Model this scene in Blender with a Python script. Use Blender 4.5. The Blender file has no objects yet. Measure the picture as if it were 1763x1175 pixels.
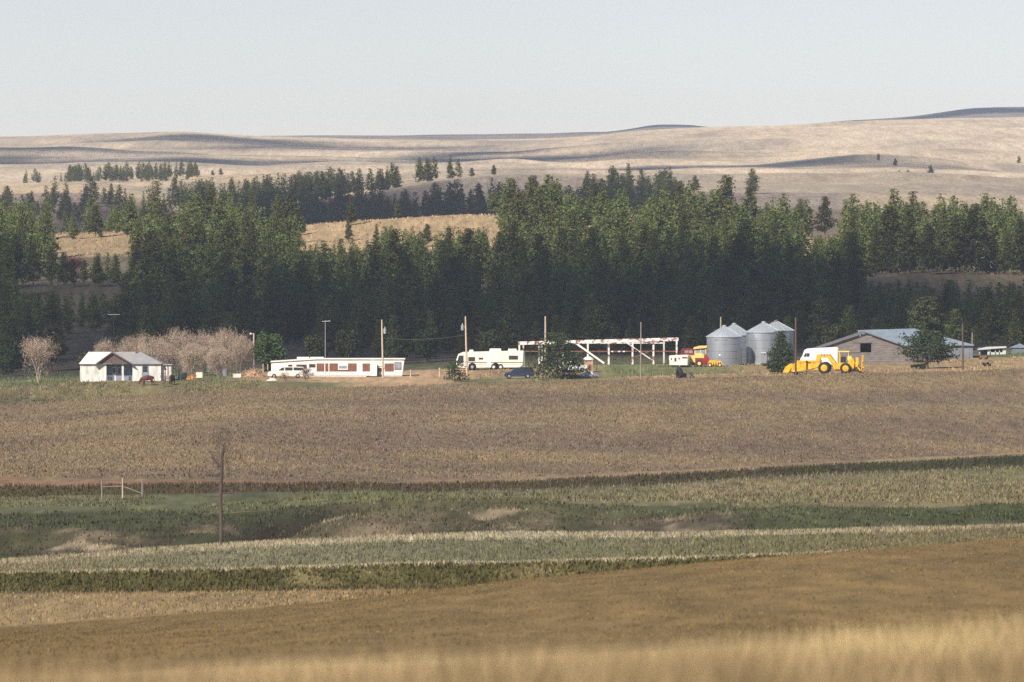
import bpy, math, random
import numpy as np
from mathutils import Vector, Matrix

# ------------------------------------------------------------------ camera, sky, sun, exposure
F = 1763 * 300.0 / 36.0          # focal length in photo pixels (300 mm lens on 36 mm film)
CX, YH = 881.5, 450.0            # picture centre column, row of the level horizon
SC = bpy.context.scene
COL = SC.collection
R = math.radians

cam = bpy.data.cameras.new("camera")
cam.sensor_width = 36.0
cam.lens = 300.0
cam.clip_start = 0.5
cam.clip_end = 30000.0
cam.dof.use_dof = True
cam.dof.focus_distance = 1200.0
cam.dof.aperture_fstop = 4.8
cam_o = bpy.data.objects.new("camera", cam)
COL.objects.link(cam_o)
cam_o.rotation_euler = (R(90) - math.atan((587.5 - YH) / F), 0, 0)
SC.camera = cam_o

SUN_EL, SUN_AZ = R(37), R(-36)   # azimuth measured from straight behind the camera, minus = to its left
to_sun = Vector((math.sin(SUN_AZ) * math.cos(SUN_EL), -math.cos(SUN_AZ) * math.cos(SUN_EL), math.sin(SUN_EL)))
world = bpy.data.worlds.new("World")
SC.world = world
world.use_nodes = True
wn = world.node_tree.nodes
sky = wn.new("ShaderNodeTexSky")
sky.sky_type = 'NISHITA'
sky.sun_disc = False
sky.sun_elevation = SUN_EL
sky.sun_rotation = math.atan2(to_sun.x, to_sun.y)
sky.altitude = 2000
sky.air_density = 0.88
sky.dust_density = 0.6
sky.ozone_density = 1.0
wn["Background"].inputs[1].default_value = 0.062
tone = wn.new("ShaderNodeMix"); tone.data_type = 'RGBA'; tone.blend_type = 'MULTIPLY'; tone.inputs["Factor"].default_value = 1
tone.inputs["B"].default_value = (1.10, 0.96, 0.975, 1)      # the film's slightly rosy rendering of a pale sky
world.node_tree.links.new(sky.outputs[0], tone.inputs["A"])
world.node_tree.links.new(tone.outputs["Result"], wn["Background"].inputs[0])

sl = bpy.data.lights.new("sun", 'SUN')
sl.energy = 4.4
sl.angle = R(0.53)
sl.color = (1.0, 0.92, 0.82)
sun = bpy.data.objects.new("sun", sl)
COL.objects.link(sun)
sun.rotation_euler = to_sun.to_track_quat('Z', 'Y').to_euler()

SC.view_settings.view_transform = 'Standard'
SC.view_settings.look = 'None'
SC.view_settings.gamma = 1.0
SC.view_settings.use_curve_mapping = False
SC.view_settings.exposure = 0.65
SC.render.engine = 'CYCLES'
SC.cycles.max_bounces = 5
SC.cycles.diffuse_bounces = 2
SC.cycles.volume_bounces = 1
SC.cycles.transparent_max_bounces = 6
SC.cycles.use_denoising = False

rng = np.random.default_rng(7)
rnd = random.Random(11)

# ------------------------------------------------------------------ tagging and mesh helpers
def tag(o, label=None, cat=None, group=None, kind=None):
    if label: o["label"] = label
    if cat: o["category"] = cat
    if group: o["group"] = group
    if kind: o["kind"] = kind
    return o

def link_mesh(name, me, mat=None, parent=None):
    o = bpy.data.objects.new(name, me)
    COL.objects.link(o)
    if mat is not None and not me.materials: me.materials.append(mat)
    if parent is not None: o.parent = parent
    return o

def np_mesh(name, V, T, cols=None, smooth=False):
    """triangles or quads from numpy arrays"""
    me = bpy.data.meshes.new(name)
    n = T.shape[1]
    me.vertices.add(len(V)); me.vertices.foreach_set("co", np.ascontiguousarray(V, np.float32).ravel())
    me.loops.add(T.size); me.loops.foreach_set("vertex_index", np.ascontiguousarray(T, np.int32).ravel())
    me.polygons.add(len(T)); me.polygons.foreach_set("loop_start", np.arange(0, T.size, n, dtype=np.int32))
    if smooth: me.polygons.foreach_set("use_smooth", np.ones(len(T), bool))
    me.update(calc_edges=True)
    if cols is not None:
        a = me.color_attributes.new("cover", 'FLOAT_COLOR', 'POINT')
        c4 = np.ones((len(V), 4), np.float32); c4[:, :3] = cols
        a.data.foreach_set("color", c4.ravel())
    return me

class MB:
    """collects shapes, builds one mesh object"""
    def __init__(s): s.v = []; s.f = []
    def add(s, vs, fs):
        b = len(s.v); s.v += [tuple(p) for p in vs]; s.f += [tuple(i + b for i in f) for f in fs]; return s
    def box(s, x0, x1, y0, y1, z0, z1, rot=None, about=None):
        vs = [Vector((x, y, z)) for z in (z0, z1) for y in (y0, y1) for x in (x0, x1)]
        if rot is not None:
            c = Vector(about) if about else Vector(((x0+x1)/2, (y0+y1)/2, (z0+z1)/2))
            vs = [rot @ (p - c) + c for p in vs]
        return s.add(vs, [(0,2,3,1),(4,5,7,6),(0,1,5,4),(2,6,7,3),(0,4,6,2),(1,3,7,5)])
    def prism(s, prof, y0, y1, inset=0.0):
        """side outline in x,z (counter-clockwise seen from -Y) pulled along y; inset shrinks the two faces a little"""
        n = len(prof)
        cx = sum(p[0] for p in prof)/n; cz = sum(p[1] for p in prof)/n
        def ring(y, k): return [(cx+(x-cx)*k, y, cz+(z-cz)*k) for x, z in prof]
        if inset:
            d = min(inset, abs(y1-y0)*.3); k = 1 - inset*2/max(max(p[0] for p in prof)-min(p[0] for p in prof), .1)
            rings = [ring(y0, k), ring(y0+d, 1), ring(y1-d, 1), ring(y1, k)]
        else: rings = [ring(y0, 1), ring(y1, 1)]
        vs = sum(rings, []); fs = [tuple(range(n))]
        for r in range(len(rings)-1):
            for i in range(n):
                j = (i+1) % n
                fs.append((r*n+j, r*n+i, (r+1)*n+i, (r+1)*n+j))
        fs.append(tuple(reversed(range((len(rings)-1)*n, len(rings)*n))))
        return s.add(vs, fs)
    def tube(s, p0, p1, r0, r1=None, n=8, cap=True):
        p0, p1 = Vector(p0), Vector(p1); r1 = r0 if r1 is None else r1
        d = (p1-p0).normalized(); a = d.orthogonal().normalized(); b = d.cross(a)
        vs = []
        for p, r in ((p0, r0), (p1, r1)):
            vs += [p + (a*math.cos(2*math.pi*i/n) + b*math.sin(2*math.pi*i/n))*r for i in range(n)]
        fs = [(i, (i+1) % n, n+(i+1) % n, n+i) for i in range(n)]
        if cap: fs += [tuple(reversed(range(n))), tuple(range(n, 2*n))]
        return s.add(vs, fs)
    def lathe(s, prof, n=32, c=(0,0,0), axis='z'):
        vs = []; fs = []
        for r, z in prof:
            for i in range(n):
                a = 2*math.pi*i/n
                p = (r*math.cos(a), r*math.sin(a), z) if axis == 'z' else (r*math.cos(a), z, r*math.sin(a))
                vs.append((p[0]+c[0], p[1]+c[1], p[2]+c[2]))
        m = len(prof)
        for k in range(m-1):
            for i in range(n):
                j = (i+1) % n; q = (k*n+i, k*n+j, (k+1)*n+j, (k+1)*n+i)
                fs.append(q if axis == 'z' else tuple(reversed(q)))
        fs.append(tuple(reversed(range(n))) if axis == 'z' else tuple(range(n)))
        fs.append(tuple(range((m-1)*n, m*n)) if axis == 'z' else tuple(reversed(range((m-1)*n, m*n))))
        return s.add(vs, fs)
    def mesh(s, name, smooth=False):
        me = bpy.data.meshes.new(name); me.from_pydata(s.v, [], s.f); me.update()
        if smooth: me.polygons.foreach_set("use_smooth", np.ones(len(me.polygons), bool))
        return me
    def build(s, name, mat, parent=None, smooth=False, loc=None):
        o = link_mesh(name, s.mesh(name, smooth), mat, parent)
        if loc: o.location = loc
        return o

# ------------------------------------------------------------------ materials
def mat(name, col, rough=0.8, var=0.25, scale=1.5, metal=0.0, spec=0.3, stretch=(1,1,1), bump=0.0, rand=0.0, col2=None, edge=(0.35, 0.7)):
    m = bpy.data.materials.new(name); m.use_nodes = True
    nt = m.node_tree; b = nt.nodes["Principled BSDF"]; L = nt.links.new
    b.inputs["Roughness"].default_value = rough
    b.inputs["Metallic"].default_value = metal
    b.inputs["Specular IOR Level"].default_value = spec
    tc = nt.nodes.new("ShaderNodeTexCoord"); mp = nt.nodes.new("ShaderNodeMapping")
    mp.inputs["Scale"].default_value = stretch
    L(tc.outputs["Object"], mp.inputs["Vector"])
    nz = nt.nodes.new("ShaderNodeTexNoise"); nz.inputs["Scale"].default_value = scale
    nz.inputs["Detail"].default_value = 5; nz.inputs["Roughness"].default_value = 0.65
    L(mp.outputs[0], nz.inputs["Vector"])
    rp = nt.nodes.new("ShaderNodeValToRGB")
    a = tuple(c*(1-var) for c in col); d = tuple(min(1, c*(1+var)) for c in col) if col2 is None else col2
    rp.color_ramp.elements[0].position = edge[0]; rp.color_ramp.elements[0].color = (*a, 1)
    rp.color_ramp.elements[1].position = edge[1]; rp.color_ramp.elements[1].color = (*d, 1)
    L(nz.outputs["Fac"], rp.inputs["Fac"])
    out = rp.outputs[0]
    if rand:
        oi = nt.nodes.new("ShaderNodeObjectInfo"); hs = nt.nodes.new("ShaderNodeHueSaturation")
        mr = nt.nodes.new("ShaderNodeMapRange"); mr.inputs["To Min"].default_value = 1-rand; mr.inputs["To Max"].default_value = 1+rand
        mh = nt.nodes.new("ShaderNodeMapRange"); mh.inputs["To Min"].default_value = 0.5-rand*.07; mh.inputs["To Max"].default_value = 0.5+rand*.05
        L(oi.outputs["Random"], mr.inputs["Value"]); L(oi.outputs["Random"], mh.inputs["Value"])
        L(mr.outputs[0], hs.inputs["Value"]); L(mh.outputs[0], hs.inputs["Hue"]); L(out, hs.inputs["Color"])
        out = hs.outputs[0]
    L(out, b.inputs["Base Color"])
    if bump:
        bp = nt.nodes.new("ShaderNodeBump"); bp.inputs["Strength"].default_value = bump; bp.inputs["Distance"].default_value = 0.05
        L(nz.outputs["Fac"], bp.inputs["Height"]); L(bp.outputs[0], b.inputs["Normal"])
    return m

def cover_mat(name, scales, amt, rough=0.95, transl=0.0):
    """ground or grass: the cover attribute times broken-up noise in world space"""
    m = bpy.data.materials.new(name); m.use_nodes = True
    nt = m.node_tree; b = nt.nodes["Principled BSDF"]; L = nt.links.new
    b.inputs["Roughness"].default_value = rough; b.inputs["Specular IOR Level"].default_value = 0.1
    at = nt.nodes.new("ShaderNodeVertexColor"); at.layer_name = "cover"
    cur = at.outputs["Color"]
    ge = nt.nodes.new("ShaderNodeNewGeometry")
    for (sx, sy), am in zip(scales, amt):
        mp = nt.nodes.new("ShaderNodeMapping"); mp.inputs["Scale"].default_value = (1/sx, 1/sy, 0.0)
        L(ge.outputs["Position"], mp.inputs["Vector"])
        nz = nt.nodes.new("ShaderNodeTexNoise"); nz.inputs["Scale"].default_value = 1.0
        nz.inputs["Detail"].default_value = 4; nz.inputs["Roughness"].default_value = 0.6
        L(mp.outputs[0], nz.inputs["Vector"])
        mr = nt.nodes.new("ShaderNodeMapRange"); mr.inputs["From Min"].default_value = 0.3; mr.inputs["From Max"].default_value = 0.7
        mr.inputs["To Min"].default_value = 1-am; mr.inputs["To Max"].default_value = 1+am
        L(nz.outputs["Fac"], mr.inputs["Value"])
        mx = nt.nodes.new("ShaderNodeMix"); mx.data_type = 'RGBA'; mx.blend_type = 'MULTIPLY'; mx.inputs["Factor"].default_value = 1
        L(cur, mx.inputs["A"]); L(mr.outputs[0], mx.inputs["B"]); cur = mx.outputs["Result"]
    L(cur, b.inputs["Base Color"])
    return m

def glass_mat(name, col=(0.03, 0.04, 0.05)):
    m = mat(name, col, rough=0.12, var=0.2, spec=0.6); return m

M = dict(
    ground=cover_mat("ground_cover", [(1.2, 14), (6, 70), (45, 260)], [0.30, 0.22, 0.16]),
    grass=cover_mat("grass_blades", [(0.8, 6)], [0.3]),
    white=mat("white_paint", (0.80, 0.77, 0.70), 0.5, 0.10, 0.8),
    cream=mat("cream_paint", (0.80, 0.74, 0.62), 0.4, 0.10, 0.8),
    oldwhite=mat("old_white_boards", (0.66, 0.63, 0.57), 0.8, 0.28, 1.4, stretch=(1, 1, .35)),
    whiteroof=mat("white_sheet_roof", (0.72, 0.67, 0.63), 0.55, 0.14, 0.7),
    greyroof=mat("grey_sheet_roof", (0.34, 0.37, 0.40), 0.5, 0.22, 0.6, spec=.4, col2=(0.42, 0.36, 0.29)),
    bluepaint=mat("blue_grey_paint", (0.25, 0.28, 0.33), 0.7, 0.3, 1.5),
    shingle=mat("brown_shingles", (0.13, 0.09, 0.075), 0.9, 0.4, 2.5),
    dark=mat("dark_void", (0.006, 0.006, 0.007), 0.95, 0.3, spec=.05),
    glass=glass_mat("window_glass"),
    brownpanel=mat("brown_panel", (0.19, 0.085, 0.05), 0.7, 0.25, 1.5),
    tin=mat("galvanised_sheet", (0.45, 0.48, 0.51), 0.36, 0.16, 0.5, metal=0.7, spec=.5, stretch=(1, 1, .3)),
    tinroof=mat("galvanised_roof", (0.46, 0.50, 0.53), 0.5, 0.15, 0.5, metal=0.35, spec=.5),
    rust=mat("rust", (0.27, 0.11, 0.06), 0.9, 0.4, 2.0),
    rustwhite=mat("rusty_white_steel", (0.36, 0.14, 0.10), 0.8, 0.25, 1.1, col2=(0.78, 0.74, 0.70), edge=(0.44, 0.50)),
    pole=mat("weathered_pole", (0.50, 0.40, 0.28), 0.85, 0.2, 2, stretch=(3, 3, .3)),
    fencepost=mat("grey_fence_post", (0.13, 0.11, 0.095), 0.9, 0.3, 2),
    browpole=mat("brown_pole", (0.12, 0.075, 0.055), 0.9, 0.3, 2, stretch=(3, 3, .3)),
    greypole=mat("grey_pole", (0.27, 0.23, 0.19), 0.9, 0.25, 2, stretch=(3, 3, .3)),
    lamp=mat("lamp_metal", (0.6, 0.6, 0.56), 0.5, 0.1),
    steel=mat("grey_steel", (0.40, 0.42, 0.42), 0.5, 0.2, metal=.5),
    yellow=mat("yellow_machine_paint", (0.72, 0.39, 0.018), 0.6, 0.32, 1.8),
    paleyellow=mat("pale_yellow_paint", (0.78, 0.55, 0.17), 0.5, 0.12, 1.5),
    red=mat("red_machine_paint", (0.28, 0.024, 0.018), 0.6, 0.4, 1.8),
    tyre=mat("tyre_rubber", (0.028, 0.027, 0.03), 0.9, 0.3, 4),
    navy=mat("dark_blue_paint", (0.025, 0.035, 0.065), 0.3, 0.2, spec=.5),
    barn=mat("weathered_barn_boards", (0.20, 0.175, 0.155), 0.95, 0.3, 2.2, stretch=(.35, 1, 2.2)),
    barnroof=mat("barn_roof_tin", (0.15, 0.14, 0.135), 0.6, 0.3, .8),
    bluetin=mat("blue_grey_tin", (0.27, 0.33, 0.38), 0.5, 0.16, .6, metal=.2),
    shedwall=mat("grey_shed_wall", (0.19, 0.205, 0.23), 0.8, 0.22, 1),
    orange=mat("rusty_orange_heap", (0.45, 0.19, 0.06), 0.9, 0.3),
    sky_blue=mat("pale_blue_hull", (0.36, 0.50, 0.68), 0.5, 0.15),
    redhull=mat("orange_red_hull", (0.48, 0.17, 0.09), 0.6, 0.2),
    needle=mat("pine_needles", (0.088, 0.095, 0.024), 0.8, 0.5, 0.9, spec=.15, rand=0.42),
    juniper=mat("juniper_needles", (0.045, 0.062, 0.024), 0.8, 0.45, 1.1, spec=.15),
    olive=mat("olive_needles", (0.075, 0.082, 0.028), 0.8, 0.45, 1.1, spec=.15),
    leaf=mat("spring_leaves", (0.060, 0.095, 0.028), 0.8, 0.4, 1.1, spec=.15),
    bark=mat("pine_bark", (0.16, 0.10, 0.07), 0.95, 0.3, 3),
    twig=mat("bare_twigs", (0.42, 0.32, 0.235), 0.95, 0.25, .6),
    twigdark=mat("dark_twigs", (0.15, 0.115, 0.09), 0.95, 0.25, .6),
    redtwig=mat("red_twigs", (0.13, 0.035, 0.045), 0.95, 0.3, .6),
    deadwood=mat("dead_wood", (0.085, 0.065, 0.055), 0.95, 0.3, 1.5),
    bay=mat("bay_horse_coat", (0.11, 0.03, 0.014), 0.6, 0.2, 2),
    darkbay=mat("dark_horse_coat", (0.03, 0.014, 0.011), 0.6, 0.2, 2),
    brush=mat("cut_brush", (0.40, 0.26, 0.16), 0.95, 0.35, 2),
    wire=mat("line_wire", (0.20, 0.20, 0.21), 0.6, 0.1),
    cloud=mat("cloud_white", (0.85, 0.85, 0.86), 1.0, 0.03, .01, spec=0),
)

# ------------------------------------------------------------------ terrain: height and ground cover as functions of the place
def vnoise(x, y, seed=0):
    x = np.asarray(x, float); y = np.asarray(y, float)
    xi = np.floor(x).astype(np.int64); yi = np.floor(y).astype(np.int64); fx = x-xi; fy = y-yi
    fx = fx*fx*(3-2*fx); fy = fy*fy*(3-2*fy)
    def h(a, b):
        n = (a*374761393 + b*668265263 + seed*982451653) & 0x7fffffff
        n = ((n ^ (n >> 13))*1274126177) & 0x7fffffff
        return ((n ^ (n >> 16)) & 0xffff)/65535.0
    return ((h(xi, yi)*(1-fx)+h(xi+1, yi)*fx)*(1-fy) + (h(xi, yi+1)*(1-fx)+h(xi+1, yi+1)*fx)*fy)*2-1

def fbm(x, y, oct=4, seed=0):
    s = 0; a = 1; t = 0
    for k in range(oct):
        s = s + a*vnoise(x*2**k, y*2**k, seed+k*17); t += a; a *= .5
    return s/t

def A(d, *pts): return [(p[0], d if len(p) == 2 else p[2], p[1]) for p in pts]
# each line: points (column, distance, picture row) that the ground passes through, rows of mesh to the next line, ground cover beyond it
LINES = [
    ("z", [(0, -60, -1.6)], 4, "golden"),
    ("z", [(0, 2, -1.75)], 8, "nearbrown"),
    ("z", [(0, 40, -2.35)], 12, "nearbrown"),
    ("p", A(65, (0, 1268), (441, 1240), (881, 1216), (1322, 1190), (1763, 1168)), 10, "golden"),
    ("p", A(130, (0, 1165), (441, 1145), (881, 1130), (1322, 1110), (1763, 1095)), 8, "brown"),
    ("p", A(175, (0, 1130), (441, 1108), (881, 1090), (1322, 1068), (1763, 1052)), 24, "brown"),
    ("p", A(330, (0, 1085), (370, 1060), (730, 1020), (881, 1000), (1322, 962), (1763, 930)), 4, "brown"),
    ("p", A(345, (0, 1078), (370, 1053), (730, 1022), (881, 1006), (1322, 975), (1763, 950)), 14, "stubble"),
    ("p", A(392, (0, 1020), (370, 1019), (730, 1016), (881, 1013), (1322, 985), (1763, 962)), 4, "darkfoot"),
    ("p", A(402, (0, 1016), (441, 1015), (881, 1010), (1322, 984), (1763, 960)), 8, "greenbank"),
    ("p", A(409, (0, 989), (441, 981), (881, 970), (1150, 964), (1330, 957), (1763, 944)), 3, "fringe"),
    ("p", A(414, (0, 987), (441, 979), (881, 968), (1150, 962), (1330, 955), (1763, 942)), 16, "greygreen"),
    ("p", A(452, (0, 974), (250, 953), (441, 943), (700, 933), (881, 928), (1100, 928), (1322, 924), (1763, 911)), 4, "fringe"),
    ("p", A(470, (0, 968), (250, 945), (441, 935), (700, 925), (881, 919), (1100, 921), (1322, 917), (1763, 904)), 6, "fringe"),
    ("p", A(500, (0, 985), (441, 955), (881, 945), (1322, 940), (1763, 930)), 8, "hollow"),
    ("p", A(535, (0, 964), (250, 952), (441, 934), (600, 925), (881, 917), (1322, 915), (1763, 903)), 16, "gully"),
    ("p", A(560, (0, 915), (250, 910), (400, 901), (480, 903), (520, 897), (600, 890), (700, 884), (881, 876), (950, 878), (1000, 885), (1322, 886), (1500, 893), (1763, 890)), 12, "meadow"),
    ("p", A(600, (0, 888), (441, 880), (600, 868), (700, 863), (881, 866), (1100, 869), (1322, 873), (1763, 871)), 16, "slope"),
    ("p", [(0, 655, 853), (441, 665, 849), (700, 690, 846), (881, 705, 843), (1140, 745, 834), (1322, 790, 819), (1763, 900, 803)], 7, "ditch"),
    ("p", [(0, 662, 836), (441, 672, 835), (700, 697, 833), (881, 712, 829), (1140, 752, 818), (1322, 797, 806), (1763, 908, 785)], 6, "track"),
    ("p", [(0, 700, 823), (441, 710, 826), (700, 735, 827), (881, 750, 823), (1140, 790, 811), (1322, 835, 800), (1763, 940, 779)], 60, "field"),
    ("p", A(1215, (0, 700), (140, 690), (300, 677), (441, 668), (585, 668), (740, 663), (881, 658), (1100, 655), (1400, 646), (1763, 636)), 10, "rough"),
    ("p", A(1240, (0, 668), (140, 658), (300, 657), (441, 656), (585, 660), (740, 656), (881, 651), (1100, 648), (1400, 640), (1763, 630)), 14, "yard"),
    ("p", A(1300, (0, 655), (140, 650), (300, 645), (441, 638), (700, 638), (881, 630), (1100, 627), (1322, 625), (1763, 613)), 10, "back"),
    ("p", A(1350, (0, 645), (441, 630), (881, 617), (1322, 614), (1763, 603)), 10, "floor"),
    ("p", A(1420, (0, 598), (441, 598), (881, 596), (1322, 592), (1763, 588)), 12, "floor"),
    ("p", A(1550, (0, 530), (150, 530), (441, 535), (881, 530), (1322, 520), (1763, 500)), 8, "floor"),
    ("p", A(1600, (0, 495), (150, 490), (310, 492), (441, 505), (881, 500), (1322, 490), (1480, 478), (1600, 468), (1763, 470)), 6, "bench"),
    ("p", A(1640, (0, 489), (150, 486), (310, 487), (441, 490), (881, 480), (1322, 478), (1480, 470), (1600, 466), (1763, 467)), 12, "floor"),
    ("p", A(1760, (0, 450), (100, 445), (220, 440), (441, 440), (881, 430), (1322, 440), (1763, 440)), 14, "goldhill"),
    ("p", A(1860, (0, 415), (100, 405), (220, 402), (330, 408), (400, 398), (470, 395), (530, 388), (640, 378), (720, 374), (800, 371), (881, 372), (1000, 372), (1140, 374), (1200, 395), (1322, 412), (1500, 408), (1763, 415)), 8, "goldhill"),
    ("p", A(1950, (0, 432), (441, 415), (640, 400), (881, 395), (1140, 398), (1322, 425), (1763, 428)), 12, "farfloor"),
    ("p", A(2300, (0, 440), (881, 420), (1763, 440)), 16, "farfloor"),
    ("p", A(2700, (0, 385), (150, 385), (310, 392), (441, 392), (560, 385), (881, 375), (1000, 372), (1200, 370), (1480, 364), (1763, 368)), 12, "strip"),
    ("p", A(2850, (0, 335), (150, 330), (240, 345), (310, 362), (380, 362), (441, 358), (590, 338), (740, 313), (850, 300), (900, 298), (1000, 304), (1100, 318), (1200, 330), (1480, 332), (1763, 338)), 12, "pale"),
    ("p", A(3100, (0, 326), (150, 322), (310, 348), (441, 348), (590, 331), (740, 314), (900, 302), (1100, 317), (1322, 318), (1763, 325)), 24, "pale"),
    ("p", A(3700, (0, 318), (150, 312), (310, 306), (441, 309), (590, 308), (740, 304), (900, 297), (1100, 305), (1322, 300), (1540, 298), (1763, 305)), 26, "hill"),
    ("p", A(4300, (0, 292), (300, 290), (441, 295), (590, 293), (740, 293), (850, 289), (1000, 291), (1100, 280), (1322, 282), (1500, 272), (1763, 280)), 30, "hill"),
    ("p", A(5200, (0, 272), (300, 268), (600, 268), (881, 270), (1100, 254), (1400, 250), (1763, 245)), 40, "hill"),
    ("p", A(6500, (0, 238), (150, 232), (300, 228), (441, 233), (740, 237), (881, 237), (1000, 234), (1100, 225), (1240, 220), (1400, 218), (1500, 212), (1763, 205)), 10, "hill"),
    ("p", A(7200, (0, 250), (441, 246), (881, 248), (1100, 236), (1763, 215)), 16, "mesa"),
    ("p", A(9000, (0, 246), (1070, 232), (1100, 221), (1160, 218), (1225, 221), (1240, 228), (1390, 222), (1440, 214), (1550, 208), (1620, 200), (1680, 190), (1763, 190), (1950, 194)), 4, "mesa"),
    ("p", A(9600, (0, 262), (1763, 240)), 0, "mesa"),
]

def profile(px):
    px = np.asarray(px, float); D = []; Z = []
    for kind, pts, n, zone in LINES:
        xs = [p[0] for p in pts]
        d = np.interp(px, xs, [p[1] for p in pts])
        v = np.interp(px, xs, [p[2] for p in pts])
        # soften the kinks of the hand-set points
        if kind == "p" and len(xs) > 2:
            v = sum(np.interp(px+o, xs, [p[2] for p in pts]) for o in (-30, -15, 0, 15, 30))/5
        D.append(d); Z.append(v if kind == "z" else (YH-v)*d/F)
    D = np.array(D); Z = np.array(Z)
    h = D[1:]-D[:-1]; dl = (Z[1:]-Z[:-1])/h
    m = np.zeros_like(Z)
    w1 = 2*h[1:]+h[:-1]; w2 = h[1:]+2*h[:-1]
    with np.errstate(divide='ignore', invalid='ignore'):
        mm = (w1+w2)/(w1/dl[:-1]+w2/dl[1:])
    m[1:-1] = np.where(dl[:-1]*dl[1:] > 0, mm, 0)
    m[0] = dl[0]; m[-1] = dl[-1]
    return D, Z, m

def rough_amp(d):
    return np.interp(d, [0, 60, 130, 330, 480, 560, 700, 1200, 1240, 1330, 1450, 1850, 2300, 2900, 3400, 4200, 5200, 6200, 6600, 7500, 9600],
                     [.03, .05, .05, .05, .12, .55, .16, .22, .12, .12, .8, 1.0, 2.0, 1.2, 3, 9, 13, 9, 4, 6, 4])
def rough_wave(d):
    return np.interp(d, [0, 300, 560, 1200, 1700, 3000, 4500, 9600], [6, 9, 6, 22, 40, 80, 200, 380])

def eval_z(px, D, Dl, Zl, ml):
    """heights at D (rows x columns) given the profiles of those columns"""
    out = np.zeros_like(D)
    for i in range(len(Dl)-1):
        a = (D >= Dl[i]) & (D <= Dl[i+1]) if i else (D <= Dl[1])
        h = Dl[i+1]-Dl[i]; t = (D-Dl[i])/h
        z = (2*t**3-3*t**2+1)*Zl[i] + (t**3-2*t**2+t)*h*ml[i] + (-2*t**3+3*t**2)*Zl[i+1] + (t**3-t**2)*h*ml[i+1]
        out = np.where(a, z, out)
    return out

def wscale(D): return np.maximum(D, 40.0)
def gully_cut(x, D):
    """eroded channel that winds from the meadow down to the hollow"""
    xc = np.interp(D, [500, 520, 535, 548, 560, 572, 585, 600, 615], [-19.5, -18.6, -17.6, -16.0, -15.0, -13.4, -11.4, -8.2, -4.0])
    return np.exp(-((x-xc)/(1.6+.9*np.sin(D/6.0)**2))**2)*np.interp(D, [500, 525, 560, 590, 615], [0, 1, 1, .6, 0])

def add_rough(z, x, D):
    out = z-1.5*gully_cut(x, D)
    for w in (7.0, 25.0, 90.0, 300.0):
        k = np.exp(-(np.log(rough_wave(D)/w))**2/(2*.55**2))
        out = out + rough_amp(D)*k*fbm(x/w, D/(w*1.7), 3, int(w))
    return out

def gz(x, D):
    """ground height at world x and distance D"""
    x = np.atleast_1d(np.asarray(x, float)); D = np.atleast_1d(np.asarray(D, float))
    px = CX + x*F/wscale(D)
    Dl, Zl, ml = profile(px)
    return add_rough(eval_z(px, D, Dl, Zl, ml), x, D)

def gz1(x, D): return float(gz(x, D)[0])
def find_D(px, py, d0, d1):
    """distance at which the ground in a column reaches a picture row"""
    Ds = np.linspace(d0, d1, 240); xs = (px-CX)*Ds/F
    ys = YH - gz(xs, Ds)*F/Ds
    k = int(np.argmin(np.abs(ys-py) + 1e-4*(Ds-d0)))
    return float(Ds[k])

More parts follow.
